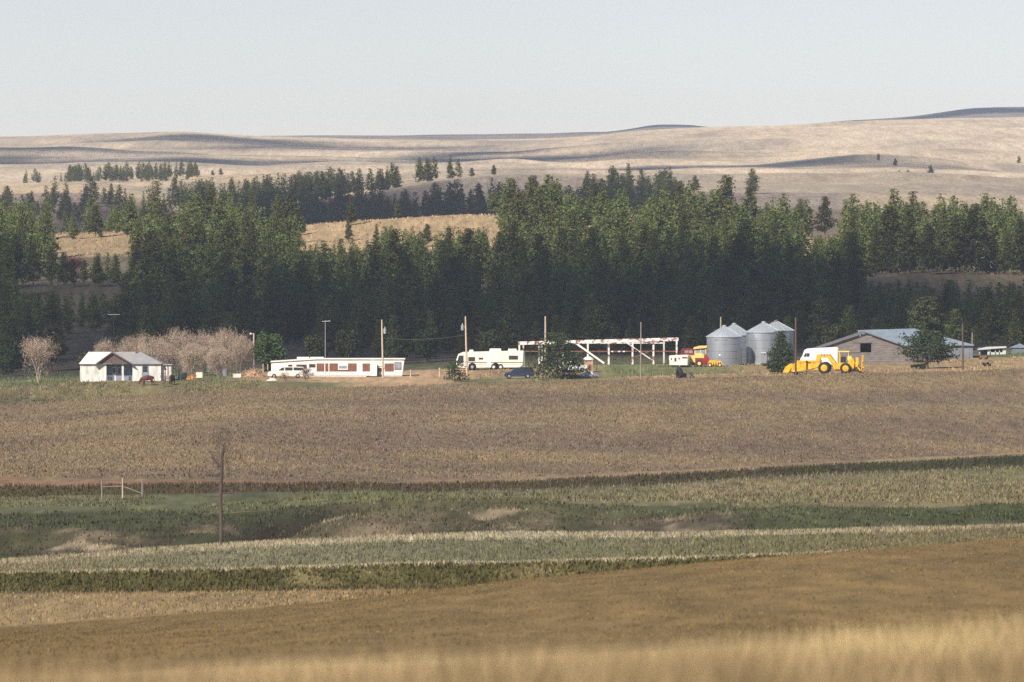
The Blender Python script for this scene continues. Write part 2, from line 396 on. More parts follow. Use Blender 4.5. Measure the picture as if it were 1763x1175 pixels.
COVER = {
    "golden": [(0, (.38, .29, .15))],
    "nearbrown": [(0, (.22, .16, .085))],
    "brown": [(0, (.165, .114, .046)), (1763, (.180, .124, .052))],
    "stubble": [(0, (.245, .18, .09)), (560, (.235, .17, .082)), (760, (.17, .12, .05))],
    "darkfoot": [(0, (.10, .08, .035))],
    "greenbank": [(0, (.078, .070, .026)), (1763, (.09, .08, .03))],
    "fringe": [(0, (.27, .23, .14)), (881, (.31, .27, .18)), (1763, (.27, .23, .14))],
    "greygreen": [(0, (.20, .17, .10)), (300, (.175, .16, .095)), (881, (.155, .145, .085)), (1322, (.14, .13, .065)), (1763, (.155, .13, .065))],
    "hollow": [(0, (.08, .075, .035))],
    "gully": [(0, (.085, .072, .042)), (420, (.062, .056, .030)), (520, (.065, .06, .03)), (640, (.125, .10, .06)), (950, (.115, .095, .055)), (1240, (.10, .08, .052)), (1310, (.08, .086, .04)), (1763, (.06, .068, .03))],
    "meadow": [(0, (.064, .068, .034)), (560, (.060, .062, .030)), (640, (.11, .095, .05)), (950, (.10, .095, .045)), (1300, (.082, .088, .040)), (1763, (.064, .074, .030))],
    "slope": [(0, (.13, .125, .065)), (400, (.11, .115, .055)), (700, (.13, .125, .06)), (950, (.155, .135, .075)), (1200, (.185, .155, .085)), (1763, (.19, .16, .085))],
    "ditch": [(0, (.075, .06, .03)), (881, (.085, .065, .035)), (1763, (.06, .06, .025))],
    "track": [(0, (.21, .13, .075)), (600, (.20, .13, .078)), (900, (.24, .18, .105))],
    "field": [(0, (.208, .155, .092)), (881, (.196, .145, .089)), (1763, (.196, .145, .086))],
    "rough": [(0, (.20, .165, .085)), (441, (.17, .15, .07)), (560, (.12, .125, .05)), (640, (.36, .24, .135)), (760, (.36, .24, .135)), (800, (.15, .15, .06)), (1050, (.20, .17, .08)), (1100, (.30, .21, .11)), (1330, (.32, .22, .12)), (1763, (.30, .215, .115))],
    "yard": [(0, (.13, .14, .06)), (380, (.13, .14, .06)), (440, (.28, .20, .11)), (560, (.36, .245, .14)), (770, (.38, .26, .15)), (860, (.26, .19, .10)), (1000, (.24, .19, .10)), (1060, (.14, .155, .065)), (1240, (.16, .16, .07)), (1290, (.26, .19, .10)), (1763, (.33, .24, .13))],
    "back": [(0, (.10, .105, .055)), (1500, (.12, .12, .06)), (1763, (.13, .15, .07))],
    "floor": [(0, (.12, .10, .065)), (1763, (.12, .10, .065))],
    "bench": [(0, (.15, .125, .09)), (1763, (.17, .14, .10))],
    "goldhill": [(0, (.36, .26, .145))],
    "farfloor": [(0, (.16, .125, .085))],
    "strip": [(0, (.26, .20, .15)), (1440, (.23, .18, .14)), (1490, (.45, .34, .21)), (1763, (.44, .335, .21))],
    "pale": [(0, (.46, .36, .225)), (300, (.46, .36, .225)), (1000, (.44, .345, .22)), (1300, (.36, .29, .20)), (1763, (.36, .29, .20))],
    "hill": [(0, (.53, .42, .28)), (1763, (.53, .42, .28))],
    "mesa": [(0, (.20, .17, .14))],
}
ZN = [l[3] for l in LINES]
def cover_at(px, zi, x, D):
    """ground cover colour per point: zone index array zi"""
    out = np.zeros(px.shape+(3,))
    for i in range(len(LINES)):
        a = zi == i
        if not a.any(): continue
        pts = COVER[ZN[i]]; xs = [p[0] for p in pts]
        for c in range(3): out[..., c][a] = np.interp(px[a], xs, [p[1][c] for p in pts])
    def blend(maskv, col):
        for c in range(3): out[..., c] = out[..., c]*(1-maskv)+col[c]*maskv
    def zone(*names): return np.isin(zi, [i for i, n in enumerate(ZN) if n in names]).astype(float)
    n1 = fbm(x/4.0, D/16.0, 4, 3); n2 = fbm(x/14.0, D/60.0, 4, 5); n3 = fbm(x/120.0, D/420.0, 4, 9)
    st = lambda v, a, b: np.clip((v-a)/(b-a), 0, 1)
    n7 = fbm(x/2.2, D/7.0, 4, 41)
    blend(zone("gully", "meadow", "slope")*st(-n7, .15, .4)*.55, (.05, .05, .025))
    blend(np.clip(gully_cut(x, D)*1.3, 0, 1)*st(n7, -.5, .1), (.062, .044, .028))
    blend(zone("greenbank")*st(n7, .1, .35)*.7, (.20, .165, .075))
    blend(zone("gully")*st(n7, .25, .45)*.5*st(1290-px, 0, 100), (.22, .175, .11))
    blend(zone("gully")*st(n1, .24, .42)*.75*st(np.abs(px-480), 60, 130)*st(1290-px, 0, 100), (.34, .27, .175))      # bare dirt patches in the cut banks
    blend(zone("gully", "hollow")*st(-n1, .15, .4)*.7, (.045, .05, .02))
    n4 = fbm(x/90.0, D/38.0, 3, 15)
    blend(zone("field")*st(n4, .0, .35)*.55, (.24, .175, .09))
    blend(zone("field")*st(-n4, .0, .35)*.55, (.145, .107, .072))
    blend(zone("field")*st(n2, .05, .4)*.4, (.24, .175, .09))
    blend(zone("field")*st(-n2, .05, .45)*.45, (.145, .106, .074))
    blend(zone("field")*st(-n1, .25, .5)*.35*st(900-D, 0, 200), (.12, .125, .055))
    blend(zone("rough")*st(-n1, .1, .4)*.6*st(450-px, 0, 80), (.09, .085, .04))
    blend(zone("slope")*st(-n1, .1, .5)*.45, (.11, .125, .05))
    blend(zone("slope")*st(-n2, .1, .4)*.6*st(700-px, 0, 300), (.078, .09, .04))
    blend(zone("greygreen")*st(-n2, .1, .5)*.4, (.11, .11, .055))
    blend(zone("nearbrown")*st(n1, -.05, .25)*.6, (.33, .25, .13))
    blend(zone("nearbrown")*st(D, 52, 62), (.38, .29, .15))
    blend(zone("brown")*st(n2, .1, .5)*.3, (.22, .155, .07))
    blend(zone("floor", "bench")*st(n2, .1, .4)*.6, (.22, .175, .11))
    blend(zone("goldhill")*st(-n2, .1, .4)*.4, (.20, .16, .09))
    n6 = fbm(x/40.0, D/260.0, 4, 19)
    blend(zone("hill", "pale", "strip")*st(-n3, .05, .3)*.6, (.30, .26, .20))  # darker scrub patches, hillside shade partly painted into their colour
    blend(zone("hill", "pale")*st(-n6, .1, .3)*.6, (.30, .25, .18))  # finer patches, likewise part scrub and part painted shade
    blend(zone("hill")*st(n3, .15, .4)*.5, (.58, .47, .33))
    blend(zone("mesa")*st(n3, .1, .4)*.3, (.36, .29, .2))
    return np.clip(out, 0.01, .9)

inner = np.arange(-260, 2030, 7.0)
outer = 260*np.cumprod(np.full(14, 1.28))
px_cols = np.concatenate([-(outer[::-1]), inner, 2023+outer-260+20])
rows_t = []
for i, l in enumerate(LINES[:-1]):
    for k in range(l[2]): rows_t.append((i, k/l[2]))
rows_t.append((len(LINES)-2, 1.0))
Dl, Zl, ml = profile(px_cols)
Dg = np.array([Dl[i]*(1-t)+Dl[i+1]*t for i, t in rows_t])
ZI = np.repeat(np.array([i for i, t in rows_t])[:, None], len(px_cols), 1)
PX = np.repeat(px_cols[None], len(rows_t), 0)
Xg = (PX-CX)/F*wscale(Dg)
Zg = add_rough(eval_z(PX, Dg, Dl, Zl, ml), Xg, Dg)
# ragged edges between kinds of ground cover
jit = fbm(Xg/3.0, Dg/20.0, 3, 21)
ZIj = np.clip(np.where(jit > .45, np.roll(ZI, 1, 0), ZI), 0, len(LINES)-1); ZIj[0] = 0
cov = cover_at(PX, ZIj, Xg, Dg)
nr, nc = PX.shape
idx = np.arange(nr*nc).reshape(nr, nc)
quads = np.stack([idx[:-1, :-1], idx[:-1, 1:], idx[1:, 1:], idx[1:, :-1]], -1).reshape(-1, 4)
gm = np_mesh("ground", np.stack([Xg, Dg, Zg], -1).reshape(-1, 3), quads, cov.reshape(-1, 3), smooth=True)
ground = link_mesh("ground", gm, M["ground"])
tag(ground, "rolling prairie ground with fields, banks and far grassy hills", "ground", kind="structure")

# ------------------------------------------------------------------ unseen clouds above and behind the viewpoint, added to shade the wood and hills
def cloud(name, cx, cy, rx, ry, alt, n, seed, cover, label):
    """lumpy cloud whose shadow is centred on ground point cx, cy"""
    r = random.Random(seed)
    base = Vector((cx, cy, 0)) + to_sun*(alt/to_sun.z)
    import bmesh
    bm = bmesh.new()
    for k in range(n):
        a = k*2.39996+r.uniform(-.25, .25); q = math.sqrt((k+.5)/n)*r.uniform(.9, 1.08)
        px_, py_ = math.cos(a)*q*rx, math.sin(a)*q*ry
        s = math.sqrt(cover*rx*ry/n)*r.uniform(.75, 1.25)
        res = bmesh.ops.create_icosphere(bm, subdivisions=2, radius=1.0)
        for v in res['verts']:
            d = 1+.22*math.sin(v.co.x*5+k)*math.cos(v.co.y*4+k*2)
            v.co = Vector((px_+v.co.x*s*d*1.25, py_+v.co.y*s*d*.9, max(v.co.z, -.25)*s*.5*d))
    me = bpy.data.meshes.new(name); bm.to_mesh(me); bm.free()
    o = link_mesh(name, me, M["cloud"]); o.location = base
    return tag(o, label, "cloud", "fair weather clouds", "stuff")
SHADE_CLOUDS = [
    (-80, 1480, 190, 165, 4500, 30, 1, .72),  # never in view, added to darken the lower wood
    (70, 1425, 170, 115, 4500, 28, 3, .66),  # second unseen cloud, added to shade the wood's right side
    (-35, 2690, 105, 170, 4500, 24, 2, 1.05),
]
for px_, d_, rx_, ry_ in ((60, 4950, 130, 230), (330, 5250, 90, 150), (930, 5150, 100, 330), (800, 5800, 90, 200), (1090, 4700, 70, 170), (1400, 4100, 120, 90), (1620, 8700, 400, 300), (1160, 8900, 160, 150), (1740, 3950, 60, 60), (500, 4800, 80, 110), (520, 6000, 80, 130)):
    SHADE_CLOUDS.append(((px_-CX)*d_/F, d_, rx_, ry_, 4500, 14, int(px_), .75))
for i, c in enumerate(SHADE_CLOUDS):
    cloud("cloud", *c, label="flat bottomed white cloud added out of view to shade the land")

# ------------------------------------------------------------------ placing
def W(px, D): return (px-CX)*D/F
def thing(name, label, cat, px, D, rz=0.0, group=None, dz=0.0):
    o = bpy.data.objects.new(name, None); COL.objects.link(o)
    x = W(px, D); o.location = (x, D, gz1(x, D)+dz); o.rotation_euler = (0, 0, rz)
    o.empty_display_size = .5
    return tag(o, label, cat, group)

def copy_tree(o, parent=None):
    c = o.copy(); COL.objects.link(c)
    if parent is not None: c.parent = parent
    for ch in [k for k in o.children]: copy_tree(ch, c)
    return c

def wheel(parent, x, y, z, r, w, hub, hubr=.5, name="wheel"):
    """tyre with a hub; axis along y, y = outer face towards -Y when w>0"""
    t = MB().lathe([(r*.55, -w/2), (r*.93, -w/2), (r, -w*.3), (r, w*.3), (r*.93, w/2), (r*.55, w/2)], 20, (x, y, z), 'y').build(name, M["tyre"], parent, True)
    MB().lathe([(r*.18, -w*.56), (r*hubr, -w*.5), (r*hubr, w*.5), (r*.18, w*.56)], 14, (x, y, z), 'y').build("rim", hub, t)
    return t

# ------------------------------------------------------------------ trees
def leaf_tris(C, s, up=.3, rg=rng):
    """one randomly turned triangle per centre, size s"""
    n = len(C)
    a = rg.normal(size=(n, 3)); a /= np.linalg.norm(a, axis=1)[:, None]
    b = rg.normal(size=(n, 3)); b -= (b*a).sum(1)[:, None]*a; b /= np.linalg.norm(b, axis=1)[:, None]
    s = np.broadcast_to(np.asarray(s, float), (n,))[:, None]
    a[:, 2] *= (1-up)
    V = np.stack([C-a*s*.6-b*s*.5, C+a*s*.7*rg.uniform(.6, 1.2, (n, 1)), C-a*s*.5*rg.uniform(.3, 1, (n, 1))+b*s*.6], 1)
    return V.reshape(-1, 3)

def pine_crown(seed, h, R0, zb, nb, per, size, shape=.8, round_=0.0, open_=.0):
    g = np.random.default_rng(seed)
    pts = []; sz = []; br = []
    lobes = g.uniform(0, 6.283, 5)
    for k in range(nb):
        s = (k+g.uniform(0, 1))/nb
        z = zb+(h-zb)*s
        prof = (1-s)**shape*(1-round_)+round_*math.sqrt(max(0, 1-(2*s-.9)**2/1.3))
        low = min(1, .45+s*3.2)
        az = g.uniform(0, 6.283)
        r = R0*prof*low*g.uniform(.6, 1.12)*(1+.22*math.sin(az*2+lobes[int(s*4.99)]))
        if g.random() < open_: continue
        r = max(r, .18)
        tilt = (.25-.35*(1-s))*r*g.uniform(.3, 1.4)
        tip = np.array([math.cos(az)*r, math.sin(az)*r, z+tilt])
        br.append(((0, 0, z-.15), tip))
        m = max(2, int(per*(.5+.9*r/R0)))
        t = g.uniform(.25, 1.02, m)
        c = np.array([0, 0, z])[None]*(1-t[:, None])+tip[None]*t[:, None]
        w = (.12+.20*(1-t))[:, None]*R0*.55+.06
        c = c+g.normal(size=(m, 3))*w*np.array([1, 1, .55])
        pts.append(c); sz.append(size*g.uniform(.6, 1.25, m)*(.5+.5*min(1, r/(R0*.5))))
    top = np.stack([g.normal(size=10)*.05, g.normal(size=10)*.05, h-g.uniform(0, .09*h, 10)], 1)
    pts.append(top); sz.append(np.full(10, size*.42))
    C = np.concatenate(pts); S = np.concatenate(sz)
    C[:, 2] = np.minimum(np.maximum(C[:, 2], .25), h)
    V = leaf_tris(C, S, .25, g)
    return V, np.arange(len(V)).reshape(-1, 3), br

def trunk_mb(h, r, br=(), lean=(0, 0), nbr=14):
    b = MB(); seg = 5
    for i in range(seg):
        a, c = i/seg, (i+1)/seg
        b.tube((lean[0]*a, lean[1]*a, h*a-(.3 if i == 0 else 0)), (lean[0]*c, lean[1]*c, h*c), r*(1-a*.85), r*(1-c*.85), 7, cap=(i in (0, seg-1)))
    for p, q in list(br)[:nbr]:
        b.tube(p, tuple(Vector(p)*.25+Vector(q)*.75), r*.22, r*.07, 4, cap=False)
    return b

PINE_SPEC = [  # height, radius, crown base, branches, clumps, size, taper, roundness
    (10, 3.2, .8, 92, 27, .42, 1.15, .0), (10, 2.8, 1.3, 86, 26, .40, 1.25, .0), (10, 3.3, 1.2, 88, 28, .44, .95, .08),
    (10, 2.5, .6, 82, 24, .38, 1.3, .0), (10, 3.1, 1.9, 76, 28, .44, .9, .12), (10, 3.0, .6, 90, 26, .40, 1.2, .0), (10, 3.4, 1.7, 84, 28, .44, .9, .14)]
PINES = []
for i, sp in enumerate(PINE_SPEC):
    V, T, br = pine_crown(100+i, *sp)
    cm = np_mesh("pine_crown", V, T); cm.materials.append(M["needle"])
    tm = trunk_mb(9.4, .17, br[::4]).mesh("pine_trunk"); tm.materials.append(M["bark"])
    Vl, Tl, _ = pine_crown(200+i, sp[0], sp[1], sp[2], 60, 12, sp[5]*1.35, sp[6], sp[7])
    PINES.append((cm, tm, Vl))

def put_pine(px, D, h, k, wid, label, group, name="pine_tree"):
    x = W(px, D); z = gz1(x, D)
    root = bpy.data.objects.new(name, None); COL.objects.link(root)
    root.location = (x, D, z-.1); root.rotation_euler = (0, 0, rnd.uniform(0, 6.28)); root.scale = (h/10*wid, h/10*wid, h/10)
    tag(root, label, "tree", group)
    link_mesh("trunk", PINES[k][1], None, root); link_mesh("crown", PINES[k][0], None, root)
    return root

# candidate trees on the wooded hill behind the farm
OPEN = [  # clearings: picture boxes where the ground shows (x0, x1, y0, y1)
    (100, 220, 408, 440), (40, 185, 489, 506), (528, 650, 382, 416), (650, 855, 372, 394), (1500, 1763, 468, 486), (112, 178, 570, 600), (475, 540, 588, 606), (1395, 1440, 397, 408)]
def is_open(px, top, base, wpx):
    for x0, x1, y0, y1 in OPEN:
        ox = min(px+wpx*.38, x1)-max(px-wpx*.38, x0); oy = min(base, y1)-max(top, y0)
        if ox > wpx*.12 and oy > 6: return True
    return False
cands = []
D = 1358.0
while D < 1935:
    step = rnd.uniform(11, 16)
    px = -190.0
    while px < 1960:
        px += rnd.uniform(18, 60)*1500/D*1.05
        d = D+rnd.uniform(-9, 9)
        x = W(px, d); z = gz1(x, d); base = YH-z*F/d
        h = rnd.triangular(4.6, 14.0, 8.2)
        if d > 1790: h *= .85
        if d < 1400: h *= rnd.uniform(.5, .9)
        if 1000 < px < 1480 and d > 1840: h *= .8
        if d > 1840 and 400 < px < 1140: continue
        k = rnd.randrange(len(PINES)); wid = rnd.uniform(.8, 1.15)
        dens = .95
        if 0 <= px < 320 and d > 1560: dens = .6
        if 420 < px < 860 and d > 1700: dens = .65
        if rnd.random() > dens: continue
        for sh in (1, .75, .55, 0):
            top = base-h*sh*F/d; wpx = 2*PINE_SPEC[k][1]*h*sh/10*wid*F/d
            if sh and not is_open(px, top, base, wpx): break
        if sh == 0: continue
        h *= sh
        if d > 1650 and vnoise(x/13.0, d/40.0, 77) > .62: continue
        cands.append((px, d, h, k, wid, top, base, wpx))
    D += step
# hand-placed skyline trees (column, top row, distance)
for px, top, d, k, wid in [(270, 312, 1810, 5, .9), (225, 333, 1815, 1, 1.0), (40, 352, 1800, 2, 1.1), (5, 345, 1790, 4, 1.0), (375, 358, 1800, 6, 1.0), (425, 356, 1830, 3, 1.0),
        (480, 368, 1830, 4, .9), (520, 372, 1815, 6, 1.0), (850, 330, 1852, 6, 1.25), (945, 300, 1842, 4, 1.25), (985, 330, 1846, 2, 1.2), (685, 343, 1858, 4, .95), (1010, 345, 1835, 5, 1.2),
        (1060, 335, 1850, 2, 1.1), (1118, 350, 1850, 6, 1.0), (1250, 302, 1872, 6, 1.0), (1292, 318, 1878, 4, .8), (1330, 340, 1870, 5, .9), (1388, 342, 1870, 2, 1.0), (1420, 338, 1868, 4, 1.0),
        (1525, 352, 1872, 1, .8), (1583, 356, 1865, 2, .8), (1692, 362, 1862, 2, 1.0), (1740, 362, 1862, 6, 1.0), (600, 378, 1790, 2, .8), (648, 385, 1775, 1, .9), (735, 385, 1770, 4, 1.1), (790, 398, 1770, 3, .8), (165, 352, 1830, 4, .95), (1190, 352, 1855, 6, 1.0)]:
    x = W(px, d); base = YH-gz1(x, d)*F/d
    cands.append((px, d, (base-top)*d/F, k, wid, top, base, 60*wid))
# how much of each shows: coarse painter's pass from front to back
buf = np.zeros((300, 600), bool); vis = {}
order = sorted(range(len(cands)), key=lambda i: cands[i][1])
for i in order:
    px, d, h, k, wid, top, base, wpx = cands[i]
    n = 0; y0, y1 = (top-280)/1.2, (base-280)/1.2
    for yy in range(int(max(0, y0)), int(min(299, y1))):
        f = (yy-y0)/max(1, y1-y0); half = wpx*.5*min(1, .15+f*1.5)/4
        a, b = int(max(0, (px+300)/4-half)), int(min(599, (px+300)/4+half))
        if b > a and px > -20 and px < 1783: n += int((~buf[yy, a:b]).sum())
        if b > a: buf[yy, a:b] = True
    vis[i] = n
best = set(sorted([i for i in vis if vis[i] > 0], key=lambda i: -vis[i])[:268])
soft = []
for i, (px, d, h, k, wid, top, base, wpx) in enumerate(cands):
    if i in best:
        form = {0: "broad conical", 1: "slender conical", 2: "broad rounded", 3: "narrow spire-shaped", 4: "round topped", 5: "pointed conical", 6: "wide spreading"}[k]
        size = "tall" if h > 9.2 else "small" if h < 6.2 else "middling"
        if d > 1700: lab, grp = f"{size} {form} olive green pine along the crest of the wooded hill", "pines along the wooded crest"
        elif d < 1440:
            where = "house and thicket" if px < 450 else "mobile home" if px < 720 else "motorhome" if px < 905 else "steel frame" if px < 1175 else "grain bins" if px < 1400 else "barns"
            lab, grp = f"{size} {form} dark pine at the wood's edge behind the {where}", "pines at the lower edge of the wood"
        else:
            where = "below the pale bench of open ground" if px < 330 else "below the bare grey knoll" if px > 1450 else "in the dense middle of the wooded slope"
            lab, grp = f"{size} {form} dark pine {where}", "pines of the wooded hillside"
        put_pine(px, d, h, k, wid, lab, grp)
    else: soft.append((W(px, d), d, h, k, wid))

def tree_mass(name, items, label, seed):
    g = np.random.default_rng(seed); Vs = []
    for x, d, h, k, wid in items:
        V = PINES[k][2].copy(); a = g.uniform(0, 6.283); c, s = math.cos(a), math.sin(a)
        V = np.stack([(V[:, 0]*c-V[:, 1]*s)*h/10*wid+x, (V[:, 0]*s+V[:, 1]*c)*h/10*wid+d, V[:, 2]*h/10+gz1(x, d)-.1], 1)
        Vs.append(V)
    V = np.concatenate(Vs)
    o = link_mesh(name, np_mesh(name, V, np.arange(len(V)).reshape(-1, 3)), M["needle"])
    return tag(o, label, "trees", kind="stuff")
tree_mass("forest", soft, "rest of the pine wood filling the hillside behind the farm", 5)

# far woods in the valleys beyond the crest
far = []
def row(pts, n, hmin, hmax, dj):
    xs = [p[0] for p in pts]
    for i in range(n):
        px = rnd.uniform(xs[0], xs[-1]); d = float(np.interp(px, xs, [p[1] for p in pts]))+rnd.uniform(-dj, dj)
        far.append((W(px, d), d, rnd.uniform(hmin, hmax), rnd.randrange(7), rnd.uniform(.85, 1.15)))
row([(380, 2690), (560, 2690), (880, 2690), (1180, 2690)], 330, 6.5, 12, 45)
row([(300, 2850), (590, 2860)], 130, 5.5, 11, 26)
row([(590, 2862), (680, 2862)], 20, 5, 9, 16)
row([(720, 2864), (800, 2864)], 9, 6, 9.5, 16)
row([(-60, 2720), (330, 2760)], 60, 5.5, 9.5, 60)
row([(110, 3640), (345, 3640)], 110, 4, 8, 80)
row([(0, 3640), (120, 3640)], 7, 4, 7, 70)
row([(1000, 2760), (1175, 2760)], 40, 6, 11, 25)
tree_mass("far_woods", far, "dark blue green pine belts in the valley beyond the crest", 6)
for px, py, d, h, k in [(1602, 306, 3650, 6.0, 2), (1563, 304, 3680, 3.4, 6), (1548, 303, 3680, 3.0, 6), (1541, 286, 3900, 3.8, 4), (1512, 279, 4050, 3.6, 4), (1754, 272, 4300, 4.0, 4), (1197, 338, 2840, 5.5, 2), (1295, 338, 2820, 8.5, 2), (380, 308, 3700, 3.4, 6), (366, 309, 3700, 2.6, 6), (850, 304, 2860, 3.6, 2), (812, 306, 2860, 3.4, 6), (1082, 335, 2820, 8.0, 1), (1140, 338, 2820, 6.5, 2), (683, 322, 2858, 7.5, 0), (655, 325, 2858, 7.5, 1)]:
    put_pine(px, d, h, k, 1.25, "small lone pine on the pale grassy far hillside", "lone pines on the far hills")

# ---- other trees
def clump_tree(name, label, px, D, crown_V, m, trunk, tm=None, cname="crown"):
    root = thing(name, label, "tree", px, D)
    trunk.build("trunk", tm or M["bark"], root)
    link_mesh(cname, np_mesh(cname, crown_V, np.arange(len(crown_V)).reshape(-1, 3)), m, root)
    return root

def bare_tree(name, label, px, D, h, w, seed, m, group=None, twn=5200, stems=3, thick=.12, leaf=.5, cat="tree", low=0.0):
    """branching limbs with a haze of fine twigs"""
    g = random.Random(seed); b = MB(); ends = []
    def grow(p, d, L, r, lev):
        q = p+d*L
        b.tube(p, q, r, r*.62, 5 if lev else 7, cap=False)
        if lev >= 4 or L < .22:
            ends.append((q, d, L)); return
        for k in range(g.choice((2, 3, 3))):
            nd = (d+Vector((g.gauss(0, .5)*w/h*1.6, g.gauss(0, .5)*w/h*1.6, g.uniform(-.1, .35)))).normalized()
            grow(q, nd, L*g.uniform(.62, .88), r*.6, lev+1)
            if lev >= 2: ends.append((q, nd, L))
    for s in range(stems):
        a = 6.283*s/stems+g.uniform(-.4, .4)
        d = Vector((math.cos(a)*.33*w/h*(stems > 1), math.sin(a)*.33*w/h*(stems > 1), 1)).normalized()
        grow(Vector((0, 0, -.2)), d, h*.27, thick, 0)
    top = max(e[0].z for e in ends)
    mw = max(max(abs(e[0].x) for e in ends), .1)
    ks = Vector((min(1.6, w/2/mw), min(1.6, w/2/mw), h*.96/top))
    b.v = [(v[0]*ks.x, v[1]*ks.y, v[2]*ks.z) for v in b.v]
    gg = np.random.default_rng(seed)
    E = np.array([[e[0].x*ks.x, e[0].y*ks.y, e[0].z*ks.z] for e in ends])
    i = gg.integers(0, len(E), twn)
    c = E[i]*np.array([1, 1, 1])+gg.normal(size=(twn, 3))*np.array([w*.07, w*.07, h*.06])
    if low:                                                   # bushy: twigs also fill the sides down to the ground
        q = gg.normal(size=(twn, 3)); q /= np.linalg.norm(q, axis=1)[:, None]
        e = q*np.array([w*.5, w*.5, h*.46])*gg.uniform(.25, 1.0, (twn, 1))**.6+np.array([0, 0, h*.47])
        e[:, :2] *= 1+.2*np.sin(q[:, :1]*7+seed)
        k = gg.random(twn) < low; c[k] = e[k]
    c[:, 2] = np.maximum(c[:, 2], .1)
    d = gg.normal(size=(twn, 3)); d[:, 2] = np.abs(d[:, 2])*1.1+.35; d /= np.linalg.norm(d, axis=1)[:, None]
    sd = np.cross(d, gg.normal(size=(twn, 3))); sd /= np.linalg.norm(sd, axis=1)[:, None]
    L = gg.uniform(.25, .75, (twn, 1))*leaf*2
    V = np.stack([c-sd*.016, c+sd*.016, c+d*L+gg.normal(size=(twn, 3))*.04], 1).reshape(-1, 3)
    root = thing(name, label, cat, px, D, 0, group)
    b.build("trunk" if cat == "tree" else "stem", m, root)
    link_mesh("crown", np_mesh("crown", V, np.arange(len(V)).reshape(-1, 3)), m, root)
    return root

bare_tree("bare_tree", "bare tan tree standing alone in the grass beside the white house", 66, 1262, 7.0, 5.6, 31, M["twig"], stems=4, thick=.10, twn=3000, low=.25)
for px, d, h, w, s in [(178, 1292, 5.6, 4.2, 41), (228, 1300, 6.4, 5.0, 42), (262, 1284, 6.6, 5.4, 43), (308, 1290, 7.6, 6.0, 44), (352, 1296, 6.4, 5.0, 45), (390, 1284, 7.0, 5.6, 46), (416, 1290, 6.0, 4.0, 47), (330, 1276, 5.2, 4.6, 48), (375, 1272, 4.4, 4.2, 49)]:
    bare_tree("bare_thicket_tree", "bare pinkish tan tree in the leafless thicket between white house and lamp pole", px, d, h, w, s, M["twig"], "leafless trees behind the white house", twn=5200, stems=4, thick=.09, low=.62)
bare_tree("dead_shrub", "dark leafless shrub in front of the cream station wagon's tail", 527, 1247, 1.9, 2.6, 51, M["twigdark"], twn=900, thick=.04, leaf=.3, cat="shrub")
bare_tree("dead_shrub", "spindly leafless shrub beside the brown grazing horse", 282, 1228, 2.2, 1.3, 52, M["twigdark"], twn=240, thick=.04, leaf=.3, cat="shrub")
bare_tree("red_shrub", "dark red leafless shrub below the golden clearing in the wood", 131, 1668, 4.0, 6.0, 53, M["redtwig"], twn=5000, thick=.08, leaf=.6, cat="shrub")
bare_tree("small_bare_tree", "small bare sapling in green grass in front of the long mobile home", 491, 1243, 1.5, 1.6, 54, M["twigdark"], twn=160, thick=.05, leaf=.3)
bare_tree("small_bare_tree", "small forked bare tree beside the brush pile by the lamp pole", 379, 1236, 2.9, 1.6, 55, M["twigdark"], twn=420, thick=.05, leaf=.35)

def shrub_crown(seed, h, rx, n, size, zc=.5, flat=1.0, lumps=14):
    g = np.random.default_rng(seed)
    lc = g.normal(size=(lumps, 3)); lc /= np.linalg.norm(lc, axis=1)[:, None]
    lc = lc*g.uniform(.3, .72, (lumps, 1))*np.array([rx, rx, h*.5*flat])+np.array([0, 0, h*zc])
    i = g.integers(0, lumps, n); d = g.normal(size=(n, 3)); d /= np.linalg.norm(d, axis=1)[:, None]
    c = lc[i]+d*np.minimum(rx, h*.5)*.36*g.uniform(.55, 1.08, (n, 1))
    c[:, 2] = np.clip(c[:, 2], .05, h)
    return leaf_tris(c, size*g.uniform(.6, 1.3, n), .2, g)

Dg_ = 1268
clump_tree("leafy_tree", "rounded green leafy tree standing between lamp pole and mobile home", 463, 1276, shrub_crown(61, 6.6, 2.7, 5200, .30, .52, 1.1, 20), M["leaf"], trunk_mb(5.2, .16))
clump_tree("slim_green_tree", "slim yellow green tree rising out of the leafless thicket", 346, 1312, shrub_crown(62, 6.0, 1.2, 1600, .28, .62, 1.0, 10), M["leaf"], trunk_mb(5.0, .1))
V, T, br = pine_crown(63, 6.1, 3.0, .12, 90, 60, .26, 1.15, .05)
V[:, 0] *= 1.0
clump_tree("juniper_tree", "cone shaped green juniper standing in front of the galvanised grain bins", 1345, 1231, V, M["juniper"], trunk_mb(5.7, .12, br[::4]))
V, T, br = pine_crown(64, 6.6, 5.0, .35, 74, 60, .30, .7, .2, .10)
clump_tree("spreading_pine", "dark spreading pine with tiered limbs in front of the rusty steel frame", 960, 1228, V, M["juniper"], trunk_mb(6.0, .18, br[::2], nbr=32))
V, T, br = pine_crown(65, 5.4, 4.9, 1.3, 64, 62, .32, .5, .5, .10)
clump_tree("spreading_pine", "dark broad pine in front of the blue grey metal barn", 1597, 1236, V, M["juniper"], trunk_mb(5.0, .17, br[::2], nbr=30))
V, T, br = pine_crown(66, 9.0, 3.2, 3.0, 80, 66, .40, .6, .45)
clump_tree("olive_pine", "tall olive green pine rising behind the blue grey metal barn", 1598, 1330, V, M["olive"], trunk_mb(8.2, .18, br[::3]))
o = thing("juniper_shrub", "dense low green shrub under the broad pine by the barn", "shrub", 1583, 1233)
Vs = shrub_crown(67, 1.15, 1.75, 1500, .2, .45, .8, 12); link_mesh("foliage", np_mesh("foliage", Vs, np.arange(len(Vs)).reshape(-1, 3)), M["juniper"], o)
MB().tube((0, 0, -.1), (.1, 0, .7), .06, .03).build("stem", M["bark"], o)
